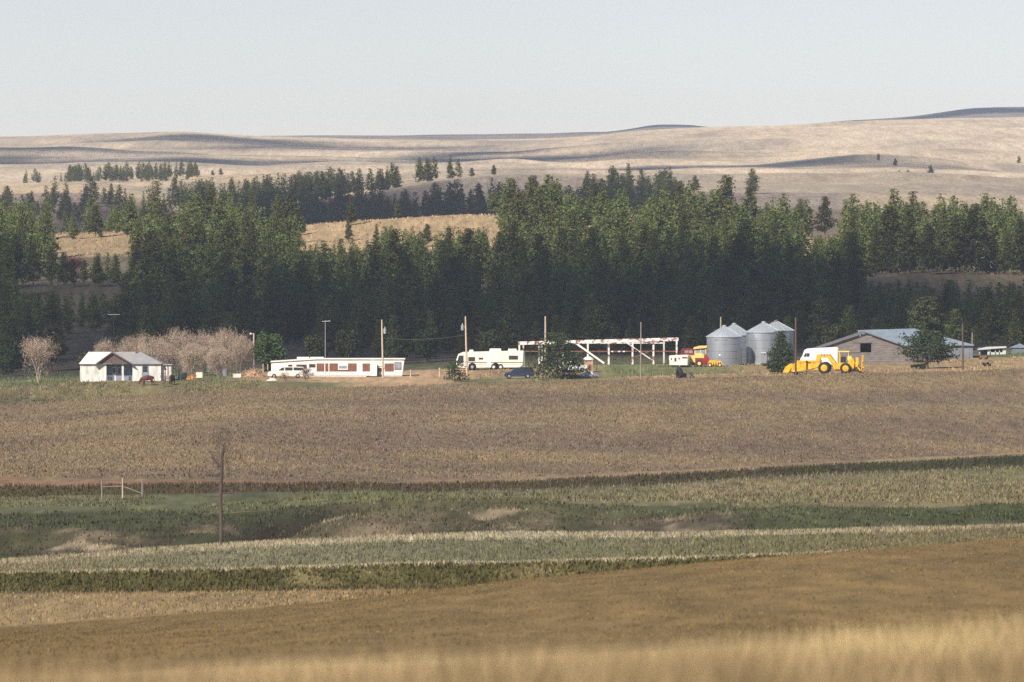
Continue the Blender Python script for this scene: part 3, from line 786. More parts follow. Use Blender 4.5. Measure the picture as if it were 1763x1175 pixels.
o = thing("juniper_shrub", "ragged dark green juniper bush in front of the motorhome", "shrub", 783, 1226)
Vs, T, br = pine_crown(68, 3.0, 2.3, .1, 46, 24, .22, .5, .4, .15); Vs[:, 0] *= 1.05
link_mesh("foliage", np_mesh("foliage", Vs, np.arange(len(Vs)).reshape(-1, 3)), M["juniper"], o); trunk_mb(2.4, .06, br[::2]).build("stem", M["bark"], o)
o = thing("low_shrub", "low dark brown shrub alone in the dry grass near the brown pole", "shrub", 1698, 1236)
Vs = shrub_crown(69, .85, 1.1, 700, .16, .45, .8, 8); link_mesh("foliage", np_mesh("foliage", Vs, np.arange(len(Vs)).reshape(-1, 3)), M["deadwood"], o)
MB().tube((0, 0, -.1), (.05, 0, .5), .04, .02).build("stem", M["deadwood"], o)
# wood-edge bushes and young trees behind the yard
for i, (px, d, h, w, mm, lab) in enumerate([(540, 1335, 5.2, 2.2, "olive", "dull olive bush at the wood's edge behind the antenna mast"), (600, 1345, 6.2, 2.6, "olive", "tall dull olive bush behind the mobile home roof"),
        (735, 1342, 5.6, 2.4, "juniper", "rounded dark bush behind the gap between mobile home and motorhome"), (842, 1340, 5.4, 2.6, "olive", "olive bush at the wood's edge behind the motorhome"),
        (1435, 1345, 5.4, 2.2, "olive", "olive bush at the wood's edge beside the grey barn"), (20, 1330, 6.0, 2.6, "juniper", "dark bush at the wood's edge behind the lone bare tree"), (150, 1325, 4.2, 2.2, "olive", "dull bush behind the white house's pale roof"), (690, 1338, 4.6, 2.2, "juniper", "dark bush beside the transformer pole at the mobile home's end")]):
    clump_tree("edge_bush", lab, px, d, shrub_crown(70+i, h, w, 2600, .32, .5, 1.0, 18), M[mm], trunk_mb(h*.7, .1))["category"] = "bush"

# dead snag by the gully
def snag():
    D = 492; m = D/F
    root = thing("dead_tree", "tall thin dead tree with broken forked top beside the gully", "tree", 380, D)
    g = random.Random(81); b = MB(); zb = root.location.z
    top = (YH-765)*m-zb; top = max(top, 4.5)
    pts = [(0, 0, -.2), (.03, 0, top*.25), (-.02, .02, top*.5), (.06, 0, top*.75), (.10, 0, top*.93), (.18, .02, top)]
    rad = [.13, .11, .10, .09, .07, .03]
    for i in range(5): b.tube(pts[i], pts[i+1], rad[i], rad[i+1], 8, cap=False)
    b.build("trunk", M["deadwood"], root)
    def limb(z, az, L, r, up, sub=3):
        l = MB(); p = Vector((.03, 0, z)); d = Vector((math.cos(az), math.sin(az)*.5, up)).normalized(); q = p
        for k in range(4):
            n = q+d*L/4; l.tube(q, n, r*(1-k*.22), r*(1-(k+1)*.22), 5, cap=False)
            for s in range(sub):
                e = (d+Vector((g.gauss(0, .6), g.gauss(0, .6), g.gauss(.1, .5)))).normalized()
                l.tube(n, n+e*L*g.uniform(.12, .3), r*.3, r*.1, 4, cap=False)
            q = n; d = (d+Vector((g.gauss(0, .15), 0, g.gauss(.08, .15)))).normalized()
        l.build("limb", M["deadwood"], root)
    limb(top*.80, 2.9, 1.0, .085, .9, 4); limb(top*.88, .3, .6, .06, 1.2, 4); limb(top*.76, 2.6, .9, .05, 1.6, 4)
    for k in range(9): limb(g.uniform(.42, .78)*top, g.choice((0, 3.14))+g.uniform(-.5, .5), g.uniform(.35, 1.0), .035, g.uniform(-.15, .3), 2)
    limb(.56*top, .1, 1.5, .045, -.02, 3); limb(.53*top, 3.0, 1.6, .04, .04, 3)
    tw = MB()
    for k in range(260):
        a = g.uniform(-1, 1); z = top*g.uniform(.78, 1.14)
        p = Vector((.05+a*.55, g.uniform(-.3, .3), z)); tw.tube(p, p+Vector((g.gauss(0, .12), g.gauss(0, .1), g.uniform(.05, .35))), .011, .004, 3, cap=False)
    tw.build("crown", M["deadwood"], root)
snag()

# ------------------------------------------------------------------ the white house
def house():
    D = find_D(205, 657, 1222, 1275); m = D/F
    t = thing("white_house", "old white house with patched sheet roof and brown front gable", "house", 205, D)
    u = lambda p: (p-205)*m
    H = 31*m; dep = 8.0
    w = MB()
    w.box(u(138), u(183), 0, .2, -.4, H)                              # front wall, porch side
    w.box(u(228), u(277), 0, .2, -.4, H)
    w.box(u(138), u(138)+.2, .2, dep, -.4, H); w.box(u(277)-.2, u(277), .2, dep, -.4, H)
    w.box(u(138)+.2, u(277)-.2, dep-.2, dep, -.4, H)
    w.build("wall", M["oldwhite"], t)
    MB().box(u(183)+.003, u(228)-.003, 1.5, 1.7, -.4, H).box(u(183)-.08, u(183), .2, 1.7, -.4, H).box(u(228), u(228)+.08, .2, 1.7, -.4, H).build("porch_wall", M["bluepaint"], t)
    MB().box(u(183), u(228), 0, 1.5, -.5, .12).build("porch_floor", M["greypole"], t)
    MB().box(u(209.5), u(213), .02, .22, .12, H).build("porch_post", M["oldwhite"], t)
    MB().box(u(184), u(209), .05, .12, .75, .83).box(u(213.5), u(227), .05, .12, .75, .83).build("porch_rail", M["bluepaint"], t)
    for k in range(14):
        MB().box(u(184.5+3.1*k), u(184.5+3.1*k)+.05, .055, .115, .12, .75).build("baluster", M["bluepaint"], t)
    d = MB().box(u(192), u(199), 1.44, 1.5, .12, 2.1).build("door", M["oldwhite"], t)
    MB().box(u(193), u(198), 1.42, 1.437, 1.2, 1.9).build("pane", M["glass"], d)
    wd = MB().box(u(201), u(208), 1.44, 1.5, 1.0, 2.0).build("window", M["oldwhite"], t)
    MB().box(u(202), u(207), 1.42, 1.437, 1.1, 1.9).build("pane", M["glass"], wd)
    wd = MB().box(u(244), u(256), -.05, 0, .95, 2.35).build("window", M["bluepaint"], t)
    MB().box(u(246), u(254), -.068, -.052, 1.35, 2.25).build("pane", M["glass"], wd)
    MB().box(u(244), u(255), -.04, 0, -.1, .94).build("panel", M["bluepaint"], t)["label"] = "faded grey panel under the window"
    # hipped roof in two sheets: white beside the gable's outer slope, grey on the other side
    e = .35; yr = dep/2; zr = H+19*m; th = .10
    xl, xr = u(138)-e*.4, u(277)+e*.4; rl, rr, sp = u(150), u(240), u(193)
    def slab(name, mt, polys):
        b = MB()
        for poly in polys:
            n = len(poly); b.add([(x, y, z+.03) for x, y, z in poly]+[(x, y, z+.03-th) for x, y, z in poly],
                                 [tuple(range(n)), tuple(reversed(range(n, 2*n)))]+[(i, n+i, n+(i+1) % n, (i+1) % n) for i in range(n)])
        return b.build(name, mt, t)
    ze = H-.02
    slab("roof", M["whiteroof"], [[(xl, -e, ze), (sp, -e, ze), (sp, yr, zr), (rl, yr, zr)], [(xl, dep+e, ze), (xl, -e, ze), (rl, yr, zr)], [(sp, dep+e, ze), (xl, dep+e, ze), (rl, yr, zr), (sp, yr, zr)]])["label"] = "pale white sheet roof"
    slab("roof", M["greyroof"], [[(sp, -e, ze), (xr, -e, ze), (rr, yr, zr), (sp, yr, zr)], [(xr, -e, ze), (xr, dep+e, ze), (rr, yr, zr)], [(xr, dep+e, ze), (sp, dep+e, ze), (sp, yr, zr), (rr, yr, zr)]])["label"] = "blue grey rusting sheet roof"
    # cross gable over the porch
    gl, gr, gx = u(166), u(228), u(193); gz_ = zr+.06; yf = -.75
    MB().prism([(gl+.25, H-.02), (gr-.25, H-.02), (gx, gz_-.16)], yf+.35, yf+.5).build("gable", M["shingle"], t)
    for (xe, side) in ((gl, 1), (gr, -1)):
        b = MB(); zz = H-.06
        vs = [(xe-side*.2, yf, zz-.08), (gx, yf, gz_), (gx, yr-.3, gz_), (xe-side*.2, -e+.1, zz-.08)]
        vs2 = [(x, y, z-.14) for x, y, z in vs]
        b.add(vs+vs2, [(0, 1, 2, 3), (7, 6, 5, 4), (0, 4, 5, 1), (1, 5, 6, 2), (2, 6, 7, 3), (3, 7, 4, 0)])
        b.build("gable_roof", M["whiteroof"] if side == 1 else M["greyroof"], t)
        MB().add([(xe-side*.2, yf-.03, zz-.25), (gx, yf-.03, gz_-.16), (gx, yf-.03, gz_+.02), (xe-side*.2, yf-.03, zz-.05),
                  (xe-side*.2, yf-.002, zz-.25), (gx, yf-.002, gz_-.16), (gx, yf-.002, gz_+.02), (xe-side*.2, yf-.002, zz-.05)],
                 [(0, 1, 2, 3), (7, 6, 5, 4), (0, 4, 5, 1), (1, 5, 6, 2), (2, 6, 7, 3), (3, 7, 4, 0)]).build("bargeboard", M["shingle"], t)
    MB().tube((u(232), yr-.6, zr-.4), (u(232), yr-.6, zr+.85), .11).tube((u(232), yr-.6, zr+.85), (u(232), yr-.6, zr+.98), .17).build("chimney_pipe", M["rust"], t)
    # lean-to at the end
    MB().box(u(277)+.003, u(294.5), .6, .75, -.4, H-.25).box(u(294.5)-.12, u(294.5), .75, 4, -.4, H-.25).build("lean_to_wall", M["oldwhite"], t)
    MB().box(u(277)+.003, u(296), .35, 4.2, H-.24, H-.14).build("lean_to_roof", M["greyroof"], t)
    for p in (283, 288):
        MB().box(u(p), u(p+1.6), .55, .597, -.2, H-.3).build("plank", M["rust"], t)
    MB().box(u(136.2), u(138)-.003, .3, .6, -.3, H*.6).build("downpipe", M["shingle"], t)
house()

# ------------------------------------------------------------------ mobile home
def mobile_home():
    D = find_D(580, 649, 1228, 1290); m = D/F
    t = thing("mobile_home", "long white mobile home with brown window bays", "mobile home", 580, D)
    u = lambda p: (p-580)*m; z = lambda y: (649-y)*m
    dep = 3.7
    MB().prism([(u(467), z(647)), (u(693), z(647)), (u(696.5), z(619)), (u(545), z(619)), (u(467), z(624))], 0, dep, .06).build("body", M["white"], t)
    MB().prism([(u(465.5), z(624)), (u(545), z(619)), (u(697.5), z(619)), (u(697.5), z(617.2)), (u(545), z(617.2)), (u(466), z(622))], -.22, dep+.2).build("roof", M["white"], t)
    MB().box(u(468), u(692), .08, dep-.08, -.5, z(646.5)).build("skirting", M["oldwhite"], t)
    for a, b in ((545, 566), (567.5, 614), (624, 637), (650, 661), (662.5, 678)):
        MB().box(u(a), u(b), -.03, 0, z(640), z(626)).build("bay_panel", M["brownpanel"], t)
    for a, b, y0, y1 in ((582, 599, 626, 636), (650, 662, 626.5, 633)):
        f = MB().box(u(a), u(b), -.10, -.033, z(y1+1), z(y0)).build("window", M["white"], t)
        MB().box(u(a+1.5), u(b-1.5), -.115, -.102, z(y1-1), z(y0+4)).build("pane", M["bluepaint"], f)
    for a, b, y0, y1 in ((532, 543, 627, 633), (679, 691, 624, 637), (496, 503, 628, 635), (510, 528, 628, 635)):
        f = MB().box(u(a), u(b), -.05, 0, z(y1), z(y0)).build("window", M["brownpanel"], t)
        MB().box(u(a+1.2), u(b-1.2), -.064, -.052, z(y1-1), z(y0+1)).build("pane", M["glass"] if a != 679 else M["bluepaint"], f)
    MB().box(u(637.5), u(649), -.9, -.002, .12, z(627)).build("entry_porch", M["white"], t)
    MB().box(u(631), u(651), -1.3, -.9, -.1, .12).box(u(650), u(652.5), -.9, -.2, 0, z(640)).build("step", M["tyre"], t)
    for a, b in ((511, 532), (534, 557)):
        MB().box(u(a), u(b), .5, 2.4, z(618.5), z(615.2)).build("roof_box", M["white"], t)
    for p in (558.5, 565.6):
        MB().box(u(p), u(p)+.12, -.06, -.032, 0, z(626)).build("trim_post", M["white"], t)
    # antenna mast at its back
    a = thing("antenna_mast", "thin grey antenna mast with crossbar above the mobile home", "antenna", 560, D+dep+.4)
    zb = lambda y: (YH-y)*(D+dep+.4)/F-a.location.z
    MB().tube((0, 0, -.2), (0, 0, zb(552)), .05, .04).build("mast", M["steel"], a)
    arm = MB().tube((-.45, 0, zb(554)), (.75, 0, zb(553)), .035).build("boom", M["lamp"], a)
    for k in range(5):
        MB().tube((-.35+k*.24, -.35+.03*k, zb(553.6)), (-.35+k*.24, .35-.03*k, zb(553.6)), .015).build("element", M["lamp"], arm)
mobile_home()
a = thing("antenna_mast", "grey mast with flat television antenna rising from the thicket behind the house", "antenna", 196, 1310)
zt = (YH-542)*1310/F-a.location.z
MB().tube((0, 0, -.2), (0, 0, zt), .022).build("mast", M["deadwood"], a)
arm = MB().tube((-.9, 0, zt), (.9, 0, zt), .03).build("boom", M["lamp"], a)
for k in range(6): MB().tube((-.8+k*.32, -.4, zt), (-.8+k*.32, .4, zt), .015).build("element", M["lamp"], arm)

# ------------------------------------------------------------------ motorhome
def motorhome():
    D = find_D(845, 637, 1235, 1300); m = D/F
    t = thing("motorhome", "cream white motorhome with roof air units parked beside the steel frame", "motorhome", 845, D, R(-3))
    u = lambda p: (p-845)*m; z = lambda y: (637-y)*m
    w = 2.4
    MB().prism([(u(789), z(634)), (u(896), z(633)), (u(901), z(629)), (u(902), z(606)), (u(898), z(604)), (u(797), z(606.5)), (u(789), z(610)), (u(785.5), z(620)), (u(785.5), z(631))], 0, w, .12).build("body", M["cream"], t)
    f = MB().prism([(u(786.3), z(625.5)), (u(798), z(625.5)), (u(798), z(612.5)), (u(790), z(612.5))], -.02, .05).build("cab_window", M["glass"], t)
    MB().add([(u(785.2), .25, z(622)), (u(785.2), w-.25, z(622)), (u(788.2), w-.25, z(611.5)), (u(788.2), .25, z(611.5)), (u(785.6), .25, z(622)), (u(785.6), w-.25, z(622)), (u(788.8), w-.25, z(611.5)), (u(788.8), .25, z(611.5))],
             [(0, 1, 2, 3)[::-1], (4, 5, 6, 7), (0, 1, 5, 4), (1, 2, 6, 5), (2, 3, 7, 6), (3, 0, 4, 7)]).build("windscreen", M["glass"], t)
    for a, b, y0, y1 in ((806, 818, 615, 622.5), (824, 832, 616, 619.5), (876, 892, 612.5, 619.5)):
        fr = MB().box(u(a), u(b), -.03, .02, z(y1), z(y0)).build("window", M["brownpanel"], t)
        MB().box(u(a+.8), u(b-.8), -.045, -.032, z(y1-.8), z(y0+.8)).build("pane", M["glass"], fr)
    MB().box(u(800), u(900), -.015, .02, z(625), z(623.6)).box(u(800), u(900), -.015, .02, z(627.6), z(627)).build("stripe", M["brownpanel"], t)
    MB().box(u(838), u(845.5), -.02, .02, z(632), z(611)).build("door", M["white"], t)
    for a, b, y0 in ((807, 815, 602.7), (842, 863, 600.6), (874, 890, 600.9)):
        MB().prism([(u(a), z(606)), (u(b), z(606)), (u(b-1), z(y0)), (u(a+1), z(y0))], .6, 1.8, .08).build("roof_air_unit", M["white"], t)
    for p in (813, 853):
        MB().lathe([(7*m, -.02), (7*m, .3)], 16, (u(p), 0, z(632)), 'y').build("wheel_arch", M["dark"], t)
    for p in (813, 850, 862):
        for y in (.18, w-.18):
            wheel(t, u(p), y-.12, .42, .42, .26, M["lamp"] if p != 813 else M["steel"])
    MB().box(u(902.3), u(903.4), .3, .36, z(632), z(607)).box(u(902.3), u(903.4), .8, .86, z(632), z(607)).build("ladder", M["steel"], t)
    MB().box(u(786), u(900), .3, w-.3, z(634.8), z(632.5)).build("chassis", M["dark"], t)
motorhome()

# ------------------------------------------------------------------ cars
def sedan(name, label, cat, px, py, length, height, paint, prof, cab, D0, D1, rz=0.0, w=1.75, wr=.33, hub=None, wheels=(.17, .80), windows=()):
    D = find_D(px, py, D0, D1)
    t = thing(name, label, cat, px, D, rz)
    P = lambda pts: [((x-.5)*length, zz*height) for x, zz in pts]
    MB().prism(P(prof), -w/2, w/2, .10).build("body", paint, t)
    if cab: MB().prism(P(cab), -w/2+.12, w/2-.12, .14).build("cabin", paint, t)
    for poly in windows:
        MB().prism(P(poly), -w/2+.085, -w/2+.16).build("window", M["glass"], t)
        MB().prism(P(poly), w/2-.16, w/2-.085).build("window", M["glass"], t)
    for f in wheels:
        for y in (-w/2+.09, w/2-.09):
            wheel(t, (f-.5)*length, y, wr, wr, .2, hub or M["steel"])
    x0 = prof[0][0]
    for y in (-w/2+.25, w/2-.25):
        MB().box((-.5+.0)*length-.01, (-.5+.0)*length+.06, y-.12, y+.12, height*.36, height*.46).build("headlight", M["lamp"], t)
    MB().box(-.5*length-.04, -.5*length+.1, -w/2+.1, w/2-.1, height*.2, height*.28).build("bumper", M["steel"], t)
    return t
VAN = [(0, .18), (1, .18), (1, .55), (.97, .62), (.3, .62), (.05, .52), (0, .40)]
sedan("minivan", "dark blue minivan parked beside the spreading dark pine", "van", 893, 652, 4.3, 1.62, M["navy"],
      VAN, [(.22, .58), (.98, .60), (.96, .92), (.88, 1.0), (.45, 1.0), (.36, .95)], 1222, 1262, R(4), 1.8,
      windows=([(.30, .63), (.45, .63), (.45, .93), (.40, .92)], [(.47, .63), (.68, .63), (.68, .94), (.47, .94)], [(.70, .63), (.94, .64), (.91, .91), (.70, .94)]))
sedan("station_wagon", "long pale cream station wagon parked in front of the mobile home's end", "car", 493, 650, 5.5, 1.66, M["cream"],
      [(0, .2), (1, .2), (1, .60), (.97, .66), (.27, .66), (.04, .58), (0, .45)], [(.22, .62), (.99, .64), (.97, .95), (.93, 1.0), (.42, 1.0), (.34, .95)], 1225, 1255, R(3), 1.9,
      windows=([(.28, .68), (.43, .68), (.43, .93), (.38, .92)], [(.46, .68), (.66, .68), (.66, .94), (.46, .94)], [(.69, .68), (.96, .69), (.94, .92), (.69, .94)]))
sedan("pickup_truck", "pale grey pickup truck half hidden behind the spreading dark pine", "truck", 985, 641, 4.6, 1.65, M["lamp"],
      [(0, .2), (1, .2), (1, .62), (.30, .62), (.04, .56), (0, .42)], [(.26, .60), (.60, .60), (.57, .96), (.54, 1.0), (.40, 1.0), (.36, .95)], 1232, 1275, R(2), 1.8,
      windows=([(.32, .64), (.44, .64), (.44, .93), (.40, .92)], [(.46, .64), (.57, .64), (.55, .93), (.46, .94)]))

# white box van behind the yellow scraper
def box_van():
    D = find_D(1410, 632, 1240, 1290); m = D/F
    t = thing("box_van", "white box van with rounded nose parked behind the yellow scraper", "van", 1410, D, R(-4))
    u = lambda p: (p-1410)*m; z = lambda y: (632-y)*m
    MB().prism([(u(1378), z(628)), (u(1443), z(628)), (u(1443.5), z(600)), (u(1441), z(598)), (u(1390), z(600.5)), (u(1385), z(603)), (u(1381), z(614)), (u(1378), z(617.5))], 0, 2.3, .12).build("body", M["white"], t)
    f = MB().prism([(u(1383.2), z(614.5)), (u(1393.5), z(614.5)), (u(1394), z(608.5)), (u(1386.5), z(608.5))], -.025, .05).build("cab_window", M["glass"], t)
    MB().prism([(u(1388.6), z(614.5)), (u(1389.3), z(614.5)), (u(1389.3), z(608.5)), (u(1388.6), z(608.5))], -.035, -.026).build("bar", M["steel"], f)
    MB().add([(u(1380.6), .3, z(614.5)), (u(1380.6), 2.0, z(614.5)), (u(1384), 2.0, z(605.5)), (u(1384), .3, z(605.5)), (u(1381.4), .3, z(614.5)), (u(1381.4), 2.0, z(614.5)), (u(1384.8), 2.0, z(605.5)), (u(1384.8), .3, z(605.5))],
             [(3, 2, 1, 0), (4, 5, 6, 7), (0, 1, 5, 4), (1, 2, 6, 5), (2, 3, 7, 6), (3, 0, 4, 7)]).build("windscreen", M["glass"], t)
    for p in (1388, 1432):
        for y in (.2, 2.1): wheel(t, u(p), y, .4, .4, .24, M["steel"])
    MB().box(u(1377), u(1379), .2, 2.1, z(628), z(625.5)).build("bumper", M["steel"], t)
    MB().box(u(1396), u(1396.6), -.01, .02, z(627), z(602)).build("door_seam", M["steel"], t)
box_van()

# ------------------------------------------------------------------ yellow scraper
def scraper():
    D = find_D(1430, 645, 1218, 1270); m = D/F
    t = thing("earth_scraper", "yellow two-part earth scraper with big black tyres in front of the white van", "scraper", 1430, D, R(-6))
    u = lambda p: (p-1430)*m; z = lambda y: (645-y)*m
    Y = M["yellow"]
    MB().prism([(u(1362), z(640)), (u(1366), z(642)), (u(1395), z(637)), (u(1411), z(632)), (u(1413), z(622)), (u(1372), z(623)), (u(1364), z(630))], 0, .16).prism(
        [(u(1362), z(640)), (u(1366), z(642)), (u(1395), z(637)), (u(1411), z(632)), (u(1413), z(622)), (u(1372), z(623)), (u(1364), z(630))], 2.5, 2.66).box(u(1364), u(1412), .16, 2.5, z(638), z(636)).build("bowl", Y, t)
    for p, q in ((1376, 1383), (1388, 1396), (1399, 1404)):
        MB().box(u(p), u(q), -.05, -.002, z(627), z(625.2)).build("rib", M["brownpanel"] if p == 1388 else Y, t)
    MB().box(u(1372), u(1411), -.06, -.002, z(624.6), z(622.2)).build("bowl_rim", Y, t)
    MB().prism([(u(1347), z(643)), (u(1357), z(643)), (u(1366), z(630)), (u(1362), z(627)), (u(1352), z(633))], .2, 2.4).build("apron", Y, t)
    MB().prism([(u(1404), z(622)), (u(1411), z(622)), (u(1412), z(617)), (u(1424), z(617)), (u(1434), z(632)), (u(1438), z(640)), (u(1444), z(640)), (u(1439), z(626)), (u(1428), z(611.5)), (u(1406), z(612))], .5, 2.2, .08).build("gooseneck", Y, t)
    for p in (1413, 1418, 1424):
        MB().tube((u(p), .45, z(612.5)), (u(p), 2.25, z(612.5)), .12).build("pivot_pin", M["steel"], t)
    MB().prism([(u(1437), z(638)), (u(1470), z(637)), (u(1472), z(623)), (u(1466), z(620)), (u(1462), z(620)), (u(1460), z(626)), (u(1444), z(626)), (u(1437), z(629))], .3, 2.3, .08).build("tractor_body", Y, t)
    MB().box(u(1459), u(1466), .4, 1.4, z(622), z(614.5)).build("engine_cover", M["paleyellow"], t)
    c = MB().box(u(1443), u(1462), .5, 2.1, z(607.6), z(605.8)).build("cab_roof", M["paleyellow"], t)
    for p in (1444, 1460):
        for y in (.55, 1.95): MB().box(u(p), u(p+1.3), y, y+.1, z(626), z(607.6)).build("cab_post", Y, t)
    MB().box(u(1447), u(1455), .9, 1.7, z(626), z(616)).build("seat", M["tyre"], t)
    for p, q, a, b in ((1466, 1470, 630, 618), (1473, 1477, 633, 617)):
        for yy in (.4, 1.8): MB().box(u(p), u(q), yy, yy+.3, z(a), z(b)).build("hitch_frame", Y, t)
    MB().tube((u(1468), .6, z(620)), (u(1481), .6, z(640)), .13).tube((u(1468), 1.9, z(620)), (u(1481), 1.9, z(640)), .13).tube((u(1466), 1.2, z(636)), (u(1487), 1.2, z(634)), .11).build("push_arm", Y, t)
    MB().tube((u(1483), .3, z(640)), (u(1485), .3, z(612)), .07).tube((u(1483), 2.2, z(640)), (u(1485), 2.2, z(614)), .07).tube((u(1484), .3, z(625)), (u(1484), 2.2, z(625)), .05).build("rear_rack", Y, t)
    MB().prism([(u(1466), z(641)), (u(1480), z(643)), (u(1483), z(638)), (u(1468), z(637))], .5, 2.0).build("rear_blade", M["tyre"], t)
    for p, r in ((1419, .86), (1456, .80)):
        for y in (-.12, 2.65):
            wheel(t, u(p), y, r-.02, r, .62, Y, .55)
        MB().tube((u(p), 0, r), (u(p), 2.5, r), .15).build("axle", M["tyre"], t)
    MB().box(u(1366), u(1372), .4, 2.2, -.1, z(642)).build("cutting_edge", M["dark"], t)
scraper()

# ------------------------------------------------------------------ combine, red truck, camper
def combine():
    D = find_D(1200, 632, 1235, 1300); m = D/F
    t = thing("combine_harvester", "red and yellow combine harvester with cab beside the grain bin", "combine", 1200, D)
    u = lambda p: (p-1200)*m; z = lambda y: (632-y)*m
    b = MB().prism([(u(1184), z(629)), (u(1217), z(629)), (u(1218), z(616)), (u(1213), z(614.5)), (u(1200), z(616)), (u(1184), z(623))], 0, 2.4, .06).build("body", M["red"], t)
    MB().box(u(1187), u(1197), -.06, .0, z(624.5), z(613)).build("grain_tank", M["paleyellow"], t)
    MB().box(u(1186.5), u(1198), .0, 2.2, z(623), z(612.6)).build("tank_body", M["paleyellow"], t)
    MB().prism([(u(1196), z(617)), (u(1212), z(617)), (u(1213), z(613)), (u(1209), z(608.5)), (u(1196), z(608.5))], -.1, 1.9, .05).build("cab_base", M["paleyellow"], t)
    g = MB().prism([(u(1197.5), z(608.5)), (u(1213), z(612)), (u(1215.5), z(601.5)), (u(1197.5), z(601.5))], 0, 1.8).build("cab_glass", M["bluepaint"], t)
    for p in (1196, 1205.5, 1214.6):
        MB().box(u(p), u(p)+.12, -.04, .06, z(611), z(601)).box(u(p), u(p)+.12, 1.74, 1.84, z(611), z(601)).build("cab_post", M["paleyellow"], t)
    MB().prism([(u(1194), z(601.5)), (u(1217), z(599.5)), (u(1218), z(595.5)), (u(1205), z(595.8)), (u(1195), z(598.5))], -.25, 2.1, .06).build("cab_roof", M["paleyellow"], t)
    MB().lathe([(.1, -.06), (.62, -.06), (.62, .0), (.1, .0)], 18, (u(1214), -.03, z(619)), 'y').build("drive_pulley", M["red"], t)
    for p, r in ((1204, .52), (1190, .36)):
        for y in (.1, 2.3): wheel(t, u(p), y, r-.02, r, .36, M["paleyellow"], .5)
    h = MB().prism([(u(1221), z(630.5)), (u(1241), z(630.5)), (u(1244), z(626)), (u(1240), z(621)), (u(1222), z(620.5)), (u(1219), z(624))], -.6, 2.8).build("header", M["yellow"], t)
    for k in range(5):
        MB().tube((u(1223+4*k), -.75, z(622.5)), (u(1223+4*k), -.75, z(629)), .05).build("reel_bat", M["paleyellow"], h)
    MB().prism([(u(1223), z(629.5)), (u(1237), z(629.5)), (u(1235), z(627.6)), (u(1225), z(627.6))], -.64, -.603).build("throat", M["dark"], h)
    for p in (1222, 1239): wheel(t, u(p), -.8, .28, .3, .2, M["paleyellow"], .55)
combine()
def red_truck():
    D = find_D(1183, 627, 1262, 1310); m = D/F
    t = thing("red_truck", "dull red truck cab standing behind the camper and combine", "truck", 1183, D)
    u = lambda p: (p-1183)*m; z = lambda y: (627-y)*m
    MB().prism([(u(1169), z(622)), (u(1200), z(622)), (u(1200), z(612)), (u(1197), z(611)), (u(1169), z(611))], 0, 2.3, .08).build("body", M["rust"], t)
    MB().prism([(u(1172), z(611)), (u(1196), z(611)), (u(1194), z(601.5)), (u(1190), z(600)), (u(1176), z(600.5)), (u(1173.5), z(602.5))], .1, 2.2, .08).build("cabin", M["red"], t)
    for a, b in ((1174.5, 1177.5), (1178.5, 1185), (1186, 1192.5)):
        MB().box(u(a), u(b), .07, .12, z(608), z(603.8)).build("window", M["bluepaint"] if a > 1176 else M["glass"], t)
    for p in (1174, 1195):
        for y in (.2, 2.1): wheel(t, u(p), y, .45, .45, .25, M["steel"])
red_truck()
def camper():
    D = find_D(1168, 633, 1230, 1290); m = D/F
    t = thing("camper_trailer", "small white camper trailer with dark windows beside the red combine", "camper", 1168, D, R(-10))
    u = lambda p: (p-1168)*m; z = lambda y: (633-y)*m
    MB().prism([(u(1152.5), z(629.5)), (u(1184), z(629.5)), (u(1185), z(613)), (u(1182), z(611)), (u(1153), z(612.5)), (u(1151.5), z(614.5))], 0, 2.0, .08).build("body", M["cream"], t)
    for a, b, y0, y1 in ((1161, 1164.5, 616.5, 623), (1168, 1170.3, 616, 619.3), (1174.5, 1183.5, 615, 617.5), (1154.5, 1157, 617, 620)):
        f = MB().box(u(a), u(b), -.03, .02, z(y1), z(y0)).build("window", M["brownpanel"], t)
        MB().box(u(a+.5), u(b-.5), -.042, -.032, z(y1-.5), z(y0+.5)).build("pane", M["glass"], f)
    MB().box(u(1173.2), u(1173.6), -.01, .02, z(629), z(612.5)).build("panel_seam", M["steel"], t)
    for y in (.2, 1.8): wheel(t, u(1170), y, .3, .3, .2, M["steel"])
    MB().box(u(1154), u(1183), .2, 1.8, z(631.5), z(629)).build("chassis", M["dark"], t)
    MB().tube((u(1184), 1.0, z(630)), (u(1193), 1.0, z(631)), .05).build("tow_bar", M["steel"], t)
camper()

